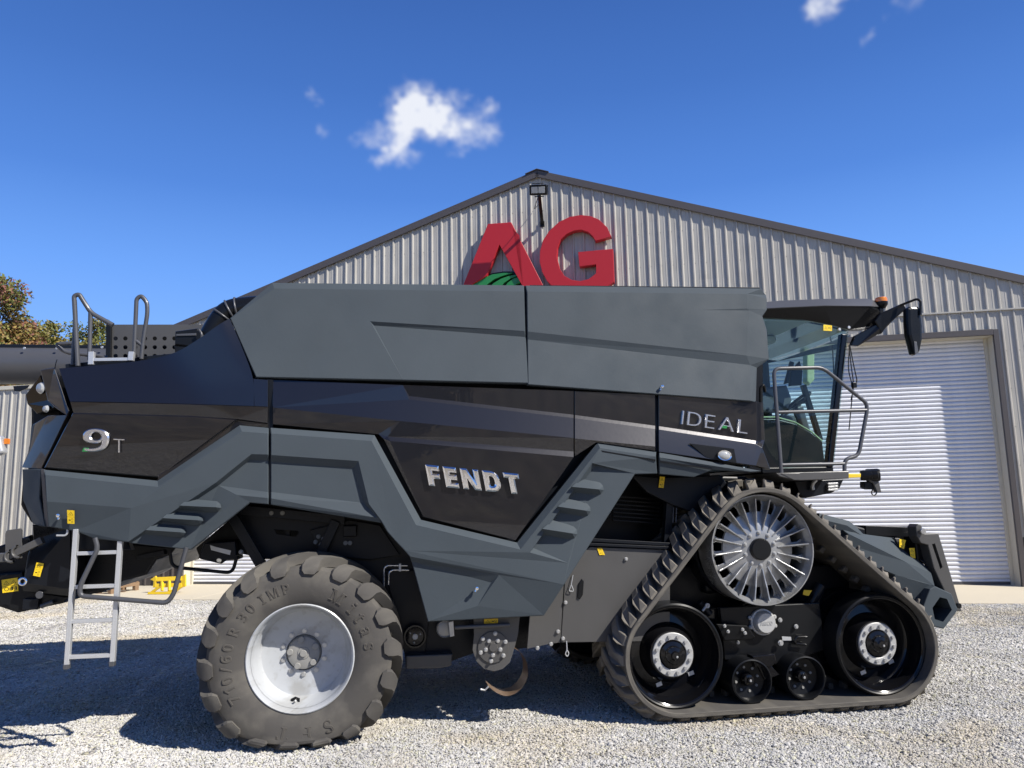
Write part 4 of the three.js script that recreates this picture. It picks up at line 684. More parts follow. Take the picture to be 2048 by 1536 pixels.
    const fin = plate([V3(.175, 0, 0), V3(.175, .055, 0), V3(.25, .068, 0), V3(.34, .092, 0), V3(.42, .104, 0), V3(.456, .112, 0), V3(.452, 0, 0), V3(.40, -.06, 0), V3(.30, -.03, 0)], .006, .012, .003); fin.rotateX(Math.PI / 2);
    const web = plate([V3(.30, -.026, 0), V3(.30, .026, 0), V3(.35, .020, 0), V3(.40, .021, 0), V3(.452, .045, 0), V3(.452, -.045, 0), V3(.40, -.021, 0), V3(.35, -.020, 0)], .0, .02, .004);
    for (let i = 0; i < 20; i++) { const a = i / 20 * 6.2832 + .08, f = part('spoke_fin', fin, MT.drive, T); f.position.set(x, y, z0 - .115); f.rotation.z = a; const s = part('spoke_web', web, MT.drive, T); s.position.set(x, y, z0 - .115); s.rotation.z = a; }
    part('hub_cap', turned([[0, z0 - .02], [.088, z0 - .022], [.098, z0 - .034], [.10, z0 - .065]], x, y, 32), MT.black, T);
    const bt = merge([hexBolt(.016, .016), disc(.009, .022, 10), disc(.02, .005, 12)]); for (let i = 0; i < 10; i++) { const a = i / 10 * 6.2832 + .31; part('wheel_bolt', bt, MT.bolt, T).position.set(x + Math.cos(a) * .148, y + Math.sin(a) * .148, z0 - .063); }
    part('final_drive', turned([[.0, z0 - .15], [.33, z0 - .16], [.36, z0 - .3], [.3, .7], [.0, .7]], x, y, 40), MT.chassis, T); }
  // idlers
  for (const [ci, turn] of [[C[0], .2], [C[1], .33]]) {
    const [x, y] = ci, z0 = 1.585;
    part('idler_tyre', turned([[.415, z0 - .005], [.43, z0 + .004], [.444, z0 - .006], [.447, z0 - .03], [.447, z0 - .23], [.435, z0 - .24]], x, y, 80), MT.black, T);
    part('idler_wheel', turned([[.428, z0 - .24], [.42, z0 - .006], [.414, z0], [.405, z0 - .006], [.398, z0 - .05], [.385, z0 - .07], [.375, z0 - .17], [.33, z0 - .215], [.26, z0 - .20], [.215, z0 - .10], [.20, z0 - .075], [.10, z0 - .072]], x, y, 80), MT.blackGloss, T);
    part('idler_wheel', turned([[.30, z0 - .70], [.435, z0 - .70], [.447, z0 - .68], [.447, z0 - .46], [.435, z0 - .45], [.30, z0 - .47]], x, y, 60), MT.blackGloss, T);
    part('clamp_ring', turned([[.125, z0 - .073], [.125, z0 - .056], [.130, z0 - .052], [.182, z0 - .052], [.187, z0 - .056], [.187, z0 - .075]], x, y, 60), MT.cast, T);
    part('hub_cap', turned([[0, z0 + .012], [.03, z0 + .012], [.04, z0], [.07, z0 - .01], [.08, z0 - .035], [.112, z0 - .045], [.12, z0 - .074]], x, y, 40), MT.blackGloss, T);
    const bt = hexBolt(.0165, .022); for (let i = 0; i < 12; i++) { const a = i / 12 * 6.2832 + turn; part('wheel_bolt', bt, MT.bolt, T).position.set(x + Math.cos(a) * .156, y + Math.sin(a) * .156, z0 - .053); }
    part('hub_nipple', disc(.010, .012, 12).translate(x + .012, y - .008, z0 + .010), MT.bolt, T);
    for (const a of [-1.95 + turn * .3, -.75]) part('wheel_sticker', box(0, 0, 0, .055, .035, .002, .0005).rotateZ(.3).translate(x + Math.cos(a) * .29, y + Math.sin(a) * .29, z0 - .196), MT.alu, T);
  }
  // rollers
  for (const [px, py] of [[1504, 1368], [1612, 1363]]) {
    const c = M(px, py, 1.56), y = .535 - .447 + .19, x = c.x, z0 = 1.565;
    part('roller', turned([[.168, z0 - .62], [.186, z0 - .60], [.19, z0 - .02], [.188, z0], [.178, z0 + .004], [.168, z0 - .01], [.16, z0 - .10], [.06, z0 - .12]], x, y, 56), MT.black, T);
    part('roller_hub', turned([[0, z0 - .03], [.022, z0 - .03], [.026, z0 - .05], [.045, z0 - .055], [.055, z0 - .085], [.058, z0 - .12]], x, y, 24), MT.blackGloss, T);
    part('hub_nipple', disc(.011, .01, 12).translate(x, y, z0 - .032), MT.bolt, T);
    const bt = hexBolt(.013, .012); for (let i = 0; i < 8; i++) { const a = i / 8 * 6.2832 + .2; part('roller_bolt', bt, MT.hubGrey, T).position.set(x + Math.cos(a) * .105, y + Math.sin(a) * .105, z0 - .112); }
  }
  // frame between the wheels
  part('track_frame', plate([[1330, 1290], [1420, 1215], [1480, 1215], [1530, 1150], [1590, 1215], [1640, 1225], [1760, 1270], [1780, 1320], [1640, 1330], [1600, 1320], [1500, 1330], [1420, 1335]], 1.28, .30, .02), MT.blackGloss, T);
  part('frame_web', plate([[1440, 1215], [1640, 1205], [1650, 1300], [1560, 1330], [1450, 1320]], 1.36, .06, .01), MT.black, T);
  part('roller_beam', merge([plate([[1505, 1312], [1550, 1308], [1554, 1325], [1545, 1332], [1510, 1334]], 1.52, .12, .008), plate([[1515, 1330], [1540, 1328], [1560, 1350], [1530, 1360]], 1.50, .1, .008)]), MT.blackGloss, T);
  { const c = M(1532, 1246, 1.44); part('gear_cover', turned([[0, c.z + .012], [.085, c.z + .012], [.094, c.z], [.104, c.z - .05], [.118, c.z - .055], [.12, c.z - .09]], c.x, c.y, 40), MT.cast, T);
    for (const a of [.35, 2.8, 3.5, 5.95]) { part('cover_bolt', merge([disc(.02, .03, 14), hexBolt(.012, .042)]), MT.cast, T).position.set(c.x + Math.cos(a) * .125, c.y + Math.sin(a) * .118, c.z - .085); }
    const L = lettering('AGCO', V3(c.x - .06, c.y - .018, c.z + .0125), V3(c.x + .06, c.y - .018, c.z + .0125), V3(c.x - .06, c.y + .018, c.z + .0125), .003, MT.cast, T, { bevel: .01, bevelH: .02, gap: .1 }); const gs = L.children.map((m) => m.geometry); T.remove(L); part('raised_lettering', gs, MT.cast, T); }
  part('bolt_plate', shell({ a: [1436, 1250, 1.50], b: [1494, 1253, 1.50], c: [1509, 1274, 1.48], d: [1502, 1279, 1.47], e: [1450, 1280, 1.47] }, ['a b c d e'], { thick: .03 }), MT.black, T);
  for (const [x, y, w, r] of [[1449, 1252, 1.50, .012], [1456, 1263, 1.49, .012], [1485, 1259, 1.50, .012], [1490, 1266, 1.49, .012], [1560, 1240, 1.38, .016], [1592, 1253, 1.38, .016], [1561, 1286, 1.40, .02], [1476, 1285, 1.38, .012]]) { const c = M(x, y, w); part('frame_bolt', merge([hexBolt(r, .018), disc(r * 1.35, .006, 12)]), MT.bolt, T).position.copy(c); }
  part('pull_handle', pipe([[1614, 1274, 1.40], [1592, 1274, 1.40], [1590, 1287, 1.40], [1611, 1289, 1.40]], .012, .02), MT.blackGloss, T);
  part('data_plate', shell({ a: [1564, 1273, 1.375], b: [1582, 1274, 1.375], c: [1583, 1281, 1.375], d: [1565, 1281, 1.375] }, ['a b c d'], { thick: .003, bevel: .0005 }), MT.alu, T);
  part('tension_ram', pipe([[1398, 1205, 1.33], [1420, 1228, 1.33]], .035, .01), MT.chassis, T);
  part('tension_eye', merge([pipe([[1405, 1222, 1.40], [1415, 1209, 1.40]], .012, .01), turned([[.008, .0], [.022, .0], [.022, .015], [.008, .015]], 0, 0, 18).translate(M(1414, 1211, 1.40).x, M(1414, 1211, 1.40).y, 1.40)]), MT.cast, T);
  part('track_motor', merge([pipe([[1640, 1170, 1.25], [1605, 1235, 1.25]], .06, .01), pipe([[1630, 1190, 1.3], [1600, 1250, 1.3]], .03, .01)]), MT.chassis, T);
  part('motor_tag', shell({ a: [1608, 1180, 1.33], b: [1624, 1181, 1.33], c: [1617, 1192, 1.33], d: [1606, 1189, 1.33] }, ['a b c d'], { thick: .003, bevel: .0005 }), MT.yellow, T);
  return [T, cD];
}
{ const [T, c] = buildTrack(); const f = T.clone(); combine.add(f); f.rotation.y = Math.PI; f.position.x = 2 * c.x + .1; 
  P_('front_axle', box(c.x, 1.25, 0, .7, .55, 2.1, .04), MT.chassis); }
// ---------------------------------------------------------------- warning stickers
function stickerTex(w, h, draw) { const c = document.createElement('canvas'); c.width = w; c.height = h; const x = c.getContext('2d'); x.fillStyle = '#e4c01c'; x.fillRect(0, 0, w, h); x.strokeStyle = '#1a1405'; x.fillStyle = '#1a1405'; x.lineWidth = Math.max(2, w * .02); draw(x, w, h); const t = new THREE.CanvasTexture(c); t.colorSpace = THREE.SRGBColorSpace; t.magFilter = THREE.LinearFilter; return t; }
const triSign = (x, cx, cy, s) => { x.lineWidth = s * .12; x.beginPath(); x.moveTo(cx, cy - s * .8); x.lineTo(cx + s * .95, cy + s * .7); x.lineTo(cx - s * .95, cy + s * .7); x.closePath(); x.stroke(); x.beginPath(); x.moveTo(cx + s * .2, cy - s * .2); x.lineTo(cx - s * .3, cy + s * .5); x.lineTo(cx + s * .25, cy + s * .15); x.closePath(); x.fill(); };
const ringSign = (x, cx, cy, r) => { x.lineWidth = r * .3; x.beginPath(); x.arc(cx, cy, r, 0, 7); x.stroke(); };
const texTall = stickerTex(96, 192, (x, w, h) => { triSign(x, w / 2, h * .25, w * .32); x.fillRect(0, h * .49, w, 2); ringSign(x, w * .7, h * .66, w * .11); ringSign(x, w * .64, h * .86, w * .11); x.fillRect(w * .18, h * .7, w * .3, h * .07); });
const texWide = stickerTex(192, 96, (x, w, h) => { triSign(x, w * .27, h * .52, h * .32); x.fillRect(w * .5, 0, 2, h); x.fillRect(w * .58, h * .42, w * .12, h * .2); ringSign(x, w * .82, h * .4, h * .14); ringSign(x, w * .86, h * .68, h * .12); });
const texFour = stickerTex(192, 192, (x, w, h) => { triSign(x, w * .28, h * .27, w * .17); triSign(x, w * .73, h * .27, w * .17); x.fillRect(0, h * .5, w, 3); ringSign(x, w * .27, h * .75, w * .13); x.fillRect(w * .58, h * .62, w * .09, h * .26); x.fillRect(w * .83, h * .62, w * .08, h * .26); x.fillRect(w * .70, h * .74, w * .1, 4); });
const stickM = (t) => { const m = mat('sticker print', [1, 1, 1], .45); m.map = t; return m; };
const SK = { tall: stickM(texTall), wide: stickM(texWide), four: stickM(texFour) };
function sticker(c, kind, parent = combine) {   // corners tl, tr, br, bl as [px, py, w]
  const [a, b, d, e] = c.map((p) => M(...p)); const g = new THREE.BufferGeometry(), pos = [], uv = [], q = [[a, 0, 1], [e, 0, 0], [d, 1, 0], [a, 0, 1], [d, 1, 0], [b, 1, 1]];
  for (const [p, u, v] of q) { pos.push(p.x, p.y, p.z); uv.push(u, v); }
  g.setAttribute('position', new THREE.Float32BufferAttribute(pos, 3)); g.setAttribute('uv', new THREE.Float32BufferAttribute(uv, 2)); g.computeVertexNormals(); return part('warning_sticker', g, SK[kind], parent);
}
sticker([[134, 1020, 1.672], [149, 1021, 1.672], [149, 1048, 1.640], [135, 1047, 1.640]], 'tall');
sticker([[968, 1238, 1.44], [996, 1237, 1.44], [996, 1247, 1.44], [968, 1248, 1.44]], 'wide');
sticker([[1320, 953, 1.302], [1330, 954, 1.302], [1327, 976, 1.302], [1317, 975, 1.302]], 'tall');
sticker([[1194, 1096, 1.392], [1204, 1096, 1.392], [1210, 1110, 1.392], [1199, 1110, 1.392]], 'tall');
sticker([[1647, 649, .968], [1664, 651, .968], [1664, 662, .968], [1647, 661, .968]], 'wide');

// ---------------------------------------------------------------- cab
{
  const W = .95, L = (px, py, w = W) => M(px, py, w), flip = (v) => V3(v.x, v.y, -v.z);
  const gpts = [[1520, 628], [1600, 636], [1650, 645], [1692, 662], [1687, 700], [1674, 815], [1661, 932], [1568, 936], [1540, 905], [1516, 860]].map((p) => L(...p));
  for (const s of [1, -1]) { const sh = new THREE.ShapeGeometry(new THREE.Shape(gpts.map((v) => new THREE.Vector2(v.x, v.y)))); sh.translate(0, 0, s * W); P_('side_window', sh, MT.glass); }
  const tu = L(1696, 664), bu = L(1666, 932), col = [[.93, 0], [.55, .11], [0, .17], [-.55, .11], [-.93, 0]];
  P_('windscreen', sheetGrid([.0, .5, 1].map((t) => col.map(([w, b]) => V3(lerp(tu.x, bu.x, t) + b + .02, lerp(tu.y + .02, bu.y, t), w))), { thick: .006, sub: 4 }), MT.glass);
  for (const s of [1, -1]) {
    const f = (v) => s > 0 ? v : flip(v);
    P_('front_pillar', shell2([L(1683, 668), L(1694, 668), L(1665, 934), L(1654, 934)].map(f), s * .965, .09), MT.blackGloss);
    P_('rear_pillar', bar(f(L(1516, 640)), f(L(1514, 900)), .08, .08), MT.black);
    P_('door_lower_trim', plateV([L(1520, 838), L(1556, 838), L(1592, 848), L(1625, 867), L(1646, 884), L(1652, 932), L(1560, 942), L(1500, 942), L(1500, 860)], s > 0 ? .935 : -.915, .02), MT.black);
    P_('trim_edge', sweep([L(1522, 834), L(1556, 834), L(1592, 844), L(1625, 863), L(1647, 882)].map((v) => V3(v.x, v.y, s * .925)), .009, 8), MT.trimGreen);
  }
  function shell2(p, z, deep) { return plate(p, z > 0 ? z : z + deep, deep, .012); }
  function plateV(p, z, deep) { return plate(p, z, deep, .004); }
  P_('cab_floor', box((L(1530, 930).x + L(1660, 930).x) / 2, L(1600, 940).y, 0, L(1665, 930).x - L(1520, 930).x, .07, 1.9, .02), MT.black);
  P_('cab_rear_wall', box(L(1512, 700).x, (L(1512, 640).y + L(1512, 930).y) / 2, 0, .06, L(1512, 640).y - L(1512, 930).y, 1.88, .02), MT.black);
  { const x0 = M(1490, 700, 1.38).x, x1 = L(1512, 700).x + .02; P_('cab_bridge', box((x0 + x1) / 2, (L(1512, 640).y + L(1512, 930).y) / 2 - .02, 0, x1 - x0, L(1512, 640).y - L(1512, 930).y - .05, 1.82, .03), MT.black); }
  P_('headliner', box((L(1520, 640).x + L(1690, 640).x) / 2, L(1560, 638).y, 0, L(1690, 640).x - L(1520, 640).x, .04, 1.86, .015), MT.liner);
  P_('ceiling_console', box(L(1565, 640).x, L(1560, 642).y - .05, -.15, .55, .09, .9, .03), MT.liner);
  { const c = V3(L(1552, 640).x, L(1560, 642).y - .1, -.35); const o = P_('ceiling_speaker', disc(.075, .02, 28).rotateX(Math.PI / 2), MT.tube); o.position.copy(c); }
  P_('roof_rail', bar(V3(L(1530, 655).x, L(1530, 655).y - .02, -.93), V3(L(1690, 668).x, L(1690, 668).y - .02, -.93), .07, .05), MT.chassis);
  P_('far_roof_band', bar(V3(L(1520, 700, -.94).x, M(1532, 724, -.94).y, -.94), V3(M(1690, 690, -.94).x, M(1690, 690, -.94).y, -.94), .07, .04), MT.chassis);
  P_('sun_blind_rail', bar(M(1567, 711, -.75), M(1646, 681, -.75), .035, .03), MT.black);
  // roof shell
  const roof = [[1508, 612], [1560, 606], [1650, 602], [1734, 601], [1752, 605], [1763, 613], [1767, 628], [1757, 648], [1735, 657], [1700, 658], [1664, 648], [1610, 638], [1508, 632]];
  P_('cab_roof', plate(roof.map(([x, y]) => M(x, y, 1.0)), .93, 1.9, .04), MT.blackGloss);
  for (const s of [1, -1]) { const q = (x, y, w) => { const v = M(x, y, w); v.z = s * w; return v; };
    P_('roof_side', shell({ a: q(1508, 609, .95), b: q(1560, 604, .95), c: q(1650, 600, .95), d: q(1734, 599.5, .93), e: q(1752, 604, .9), f: q(1764, 613, .86), a1: q(1508, 619, 1.05), b1: q(1560, 616, 1.05), c1: q(1650, 613, 1.05), d1: q(1740, 614, 1.02), e1: q(1766, 626, .92), a2: q(1508, 633, .98), b2: q(1610, 639, .97), c2: q(1664, 649, .965), d2: q(1700, 659, .955), e2: q(1735, 658, .94), f2: q(1757, 649, .9) }, ['a b b1 a1', 'b c c1 b1', 'c d d1 c1', 'd e f e1 d1', 'a1 b1 b2 a2', 'b1 c1 c2 b2', 'c1 d1 d2 c2', 'd1 e1 f2 e2 d2'], { thick: .04, bevel: .004, crease: .35 }), MT.black);
    P_('roof_rim', shell({ a: q(1508, 607, .96), b: q(1560, 602, .96), c: q(1650, 598.5, .96), d: q(1734, 598, .94), e: q(1753, 603, .9), a1: q(1508, 618, 1.06), b1: q(1560, 615, 1.06), c1: q(1650, 611, 1.06), d1: q(1742, 612, 1.03), e1: q(1760, 613, .93) }, ['a b b1 a1', 'b c c1 b1', 'c d d1 c1', 'd e e1 d1'], { thick: .03, bevel: .006, crease: .5 }), MT.tube); }
  
  for (const [x, y] of [[1678, 659], [1697, 655]]) P_('roof_bolt', disc(.016, .014, 14), MT.bolt).position.copy(M(x, y, 1.04));
  // beacon
  { const c = M(1764, 618, .92), b = group('beacon', combine); b.position.copy(c); const up = (g) => g.rotateX(-Math.PI / 2);
    part('beacon_base', up(turned([[0, 0], [.03, 0], [.045, .02], [.062, .045], [.064, .075], [0, .075]], 0, 0, 28)), MT.black, b); part('beacon_lens', up(turned([[.0, .075], [.062, .075], [.064, .10], [.058, .122], [.03, .132], [0, .133]], 0, 0, 28)), MT.amber, b); part('beacon_stem', box(-.02, -.03, 0, .05, .08, .05, .01), MT.black, b); }
  // mirror and its arm
  P_('mirror_bracket', shell({ a: [1752, 642, 1.05], b: [1762, 628, 1.06], c: [1806, 608, 1.12], d: [1812, 617, 1.13], e: [1776, 648, 1.07], f: [1764, 664, 1.05] }, ['a b c d e f'], { thick: .07, bevel: .008 }), MT.black);
  P_('visor', shell({ a: [1704, 690, 1.0], b: [1712, 672, 1.0], c: [1760, 646, 1.04], d: [1806, 620, 1.1], e: [1765, 662, 1.04], f: [1716, 691, 1.0] }, ['a b c d e f'], { thick: .05, bevel: .006 }), MT.blackGloss);
  P_('mirror_arm', pipe([[1800, 611, 1.13], [1833, 598, 1.25], [1841, 601, 1.27], [1841, 630, 1.27]], .013, .05), MT.black);
  P_('mirror_housing', plate([[1816, 616], [1822, 612], [1838, 612], [1842, 618], [1846, 650], [1846, 680], [1841, 703], [1833, 709], [1828, 707], [1824, 690], [1818, 670], [1816, 640]], 1.26, .10, .03), MT.black);
  P_('mirror_glass', plate([[1828, 684], [1833, 684], [1837, 706], [1830, 708]].map((p) => M(p[0], p[1], 1.26)), 1.263, .01, .001), MT.tube);
  P_('far_mirror', plate([M(1606, 705, -1.5), M(1622, 705, -1.5), M(1622, 762, -1.5), M(1612, 772, -1.5), M(1606, 765, -1.5)], -1.4, .12, .02), MT.trimGreen);
  // loose cables down the windscreen edge
  for (const [a, b, c, d] of [[[1698, 690], [1702, 730], [1708, 772], [1702, 800]], [[1700, 692], [1706, 725], [1714, 760], [1712, 770]], [[1699, 690], [1696, 740], [1706, 775], [1698, 860]]]) P_('cable', pipe([[...a, 1.0], [...b, 1.02], [...c, 1.02], [...d, 1.0]], .006, .08, mac, 6), MT.black);
  P_('cable_plug', box(M(1708, 770, 1.02).x, M(1708, 770, 1.02).y, 1.02, .05, .06, .04, .01), MT.black);
  // interior
  { const sw = group('steering_wheel', combine); sw.position.copy(M(1592, 808, .05)); const t = new THREE.TorusGeometry(.20, .017, 8, 36); t.rotateX(Math.PI / 2 - .35); t.rotateZ(.55); part('wheel_ring', t, MT.black, sw); part('wheel_spoke', [bar(V3(-.17, -.1, 0), V3(.17, .1, 0), .03, .02), bar(V3(0, 0, -.2), V3(0, 0, .2), .03, .03)], MT.black, sw);
    P_('steering_column', bar(M(1594, 812, .05), M(1622, 905, .05), .10, .12, .03), MT.tube); }
  P_('armrest_console', plate([[1522, 775], [1575, 770], [1586, 800], [1576, 820], [1530, 826], [1520, 826]], .45, .22, .03), MT.tube);
  P_('operator_seat', merge([box(M(1532, 830, 0).x, M(1532, 850, 0).y, 0, .5, .18, .52, .06), box(M(1512, 800, 0).x, M(1512, 790, 0).y, 0, .16, .75, .5, .06)]), MT.seat);
  P_('monitor', plate([[1583, 742], [1600, 722], [1606, 742], [1604, 770], [1580, 772]], .3, .05, .01), MT.black);
  P_('monitor', plate([[1575, 750], [1582, 722], [1589, 724], [1586, 764], [1570, 768]], -.2, .05, .01), MT.black);
  P_('console_post', bar(M(1606, 770, .25), M(1640, 880, .25), .05, .06), MT.black);
  P_('wiper_arm', sweep(bend([M(1665, 690, -.2), M(1668, 760, -.2), M(1664, 830, -.2), M(1652, 885, -.2)], .1), .008, 6), MT.black);
  // platform and railing
  P_('platform', plate([[1552, 946], [1698, 942], [1698, 957], [1594, 961], [1560, 953]], 1.62, .66, .006), MT.sheet);
  P_('platform_nose', plate([[1562, 947], [1600, 946], [1600, 960], [1588, 960]], 1.625, .04, .004), MT.sheet);
  const rl = (pts, r = .018, rad = .07) => P_('railing_tube', pipe(pts.map(([x, y]) => [x, y, 1.60]), r, rad), MT.tube);
  rl([[1563, 948], [1547, 737], [1645, 735], [1733, 806], [1734, 822], [1717, 912], [1689, 918], [1689, 945]]); rl([[1556, 824.5], [1733, 820]], .017); rl([[1562, 930], [1689, 927]], .017);
  P_('grab_handle', pipe([[1521, 806, 1.52], [1521, 775, 1.56], [1527, 770, 1.57], [1530, 782, 1.5]], .014, .03), MT.black);
  // work lights below the platform
  P_('lamp_bar', plate([[1696, 947], [1722, 947], [1722, 955], [1696, 956]], 1.58, .08, .006), MT.yellow);
  for (const [x, y] of [[1724, 951], [1736, 950]]) { const c = M(x, y, 1.55); P_('work_light', merge([turned([[0, .0], [.045, .0], [.05, .03], [.045, .10], [0, .11]], 0, 0, 20).rotateY(Math.PI / 2 - .5).translate(c.x, c.y, c.z - .03)]), MT.black); }
  { const c = M(1755, 950, 1.5); P_('work_light', turned([[0, .02], [.055, .02], [.062, 0], [.06, -.1], [0, -.12]], 0, 0, 24).rotateY(1.1).translate(c.x, c.y, c.z), MT.black); }
  P_('lamp_bracket', shell({ a: [1742, 945, 1.5], b: [1756, 958, 1.5], c: [1762, 983, 1.5], d: [1755, 983, 1.5], e: [1748, 966, 1.5], f: [1730, 955, 1.5] }, ['a b c d e f'], { thick: .05 }), MT.sheet);
  P_('socket_box', plate([[1729, 963], [1752, 962], [1752, 979], [1738, 979], [1729, 975]], 1.48, .08, .008), MT.black);
  P_('cable', pipe([[1748, 976, 1.5], [1755, 985, 1.51], [1748, 992, 1.51], [1742, 986, 1.5], [1746, 978, 1.5]], .006, .03, mac, 6), MT.black);
  P_('platform_bracket', plate([[1590, 962], [1688, 958], [1680, 976], [1664, 986], [1612, 996], [1600, 990]], 1.18, .3, .01), MT.chassis);
  P_('hydraulic_coupler', merge([0, 1, 2].map((i) => bar(M(1655, 968 + i * 6, 1.2), M(1675, 967 + i * 6, 1.2), .02, .03))), MT.alu);
  P_('corrugated_hose', pipe([[1632, 960, 1.22], [1624, 968, 1.22], [1626, 980, 1.22]], .018, .05), MT.alu);
}
// ---------------------------------------------------------------- feeder house and header frame
{
  P_('feeder_cover', shell({ a: [1640, 1028, .92], b: [1698, 1043, .92], c: [1712, 1054, .92], d: [1737, 1080, .92], e: [1700, 1090, .90], f: [1640, 1075, .90], g: [1694, 1051, .96], h: [1640, 1038, .96] }, ['a b g h', 'b c g', 'h g c d e f'], { thick: .3, bevel: .006 }), MT.grey);
  P_('feeder_cover', shell({ a: [1690, 1062, .98], b: [1736, 1071, .80], c: [1783, 1077, .78], d: [1807, 1102, .84], e: [1848, 1131, .9], f: [1862, 1146, .95], r: [1812, 1124, 1.0], q: [1700, 1069, 1.03], s: [1869, 1172, .97], t: [1852, 1167, .99], u: [1793, 1150, 1.0], v: [1720, 1120, 1.0], a2: [1680, 1085, 1.0] }, ['a b c d e r q', 'e f r', 'q r f s t u v a2'], { thick: .3, bevel: .008, crease: .1 }), MT.grey);
  P_('feeder_cover', shell({ a: [1790, 1150, 1.0], b: [1851, 1167, .99], c: [1869, 1173, .97], d: [1850, 1200, .93], e: [1845, 1230, .9], f: [1780, 1200, .92] }, ['a b c d e f'], { thick: .3, bevel: .006 }), MT.grey);
  P_('hex_guard', plate([[1860, 1178], [1870, 1172], [1903, 1187], [1916, 1218], [1911, 1228], [1888, 1258], [1858, 1250], [1846, 1215]], 1.06, .32, .01, mac, [[[1879, 1192], [1895, 1196], [1906, 1220], [1887, 1246], [1868, 1240], [1863, 1215]]]), MT.grey);
  P_('feeder_house', plate([[1600, 1040], [1700, 1048], [1800, 1075], [1860, 1140], [1880, 1210], [1850, 1240], [1760, 1210], [1620, 1150]], .74, 1.48, .02), MT.chassis);
  P_('feeder_top_beam', bar(M(1715, 1060, .6), M(1825, 1064, .6), .10, .3), MT.black);
  P_('header_frame', plate([[1832, 1054], [1836, 1048], [1842, 1049], [1850, 1067], [1877, 1066], [1924, 1223], [1911, 1223], [1893, 1190], [1868, 1136], [1856, 1090], [1842, 1086], [1834, 1072]], .98, .14, .008, mac, [[[1862, 1087], [1871, 1085], [1887, 1135], [1880, 1140]]]), MT.sheet);
  P_('header_frame_far', plate([[1832, 1054], [1842, 1049], [1850, 1067], [1877, 1066], [1924, 1223], [1911, 1223], [1868, 1136], [1842, 1086]].map((p) => { const v = M(p[0], p[1], .98); return v; }), -.84, .14, .008), MT.sheet);
  for (const y of [1075, 1215]) P_('header_frame_beam', box(M(y < 1100 ? 1868 : 1914, y, .9).x, M(1900, y, .9).y, 0, .08, .08, 1.7, .01), MT.sheet);
  { const c = M(1844, 1062, 1.0); P_('frame_pin', disc(.03, .025, 20), MT.steel).position.copy(c); const d = M(1915, 1211, 1.0); P_('frame_pin', disc(.026, .03, 20), MT.black).position.copy(d); }
  P_('ram_rod', pipe([[1856, 1090, .9], [1867, 1119, .9]], .016, .01), MT.steel); P_('ram_barrel', pipe([[1866, 1117, .9], [1880, 1147, .9], [1892, 1183, .9]], .034, .01), MT.chassis);
  P_('multi_coupler', merge([box(M(1836, 1098, .8).x, M(1836, 1098, .8).y, .75, .12, .3, .2, .02), pipe([[1840, 1120, .85], [1856, 1130, .88], [1862, 1128, .88]], .015, .02)]), MT.black);
  P_('safety_prop', plate([[1790, 1076], [1800, 1077], [1808, 1098], [1800, 1096]], .86, .03, .004), MT.sheet);
  sticker([[1799, 1078, .88], [1812, 1080, .88], [1808, 1098, .88], [1799, 1094, .88]], 'tall'); sticker([[1818, 1096, .88], [1829, 1096, .88], [1831, 1117, .88], [1821, 1113, .88]], 'tall');
}
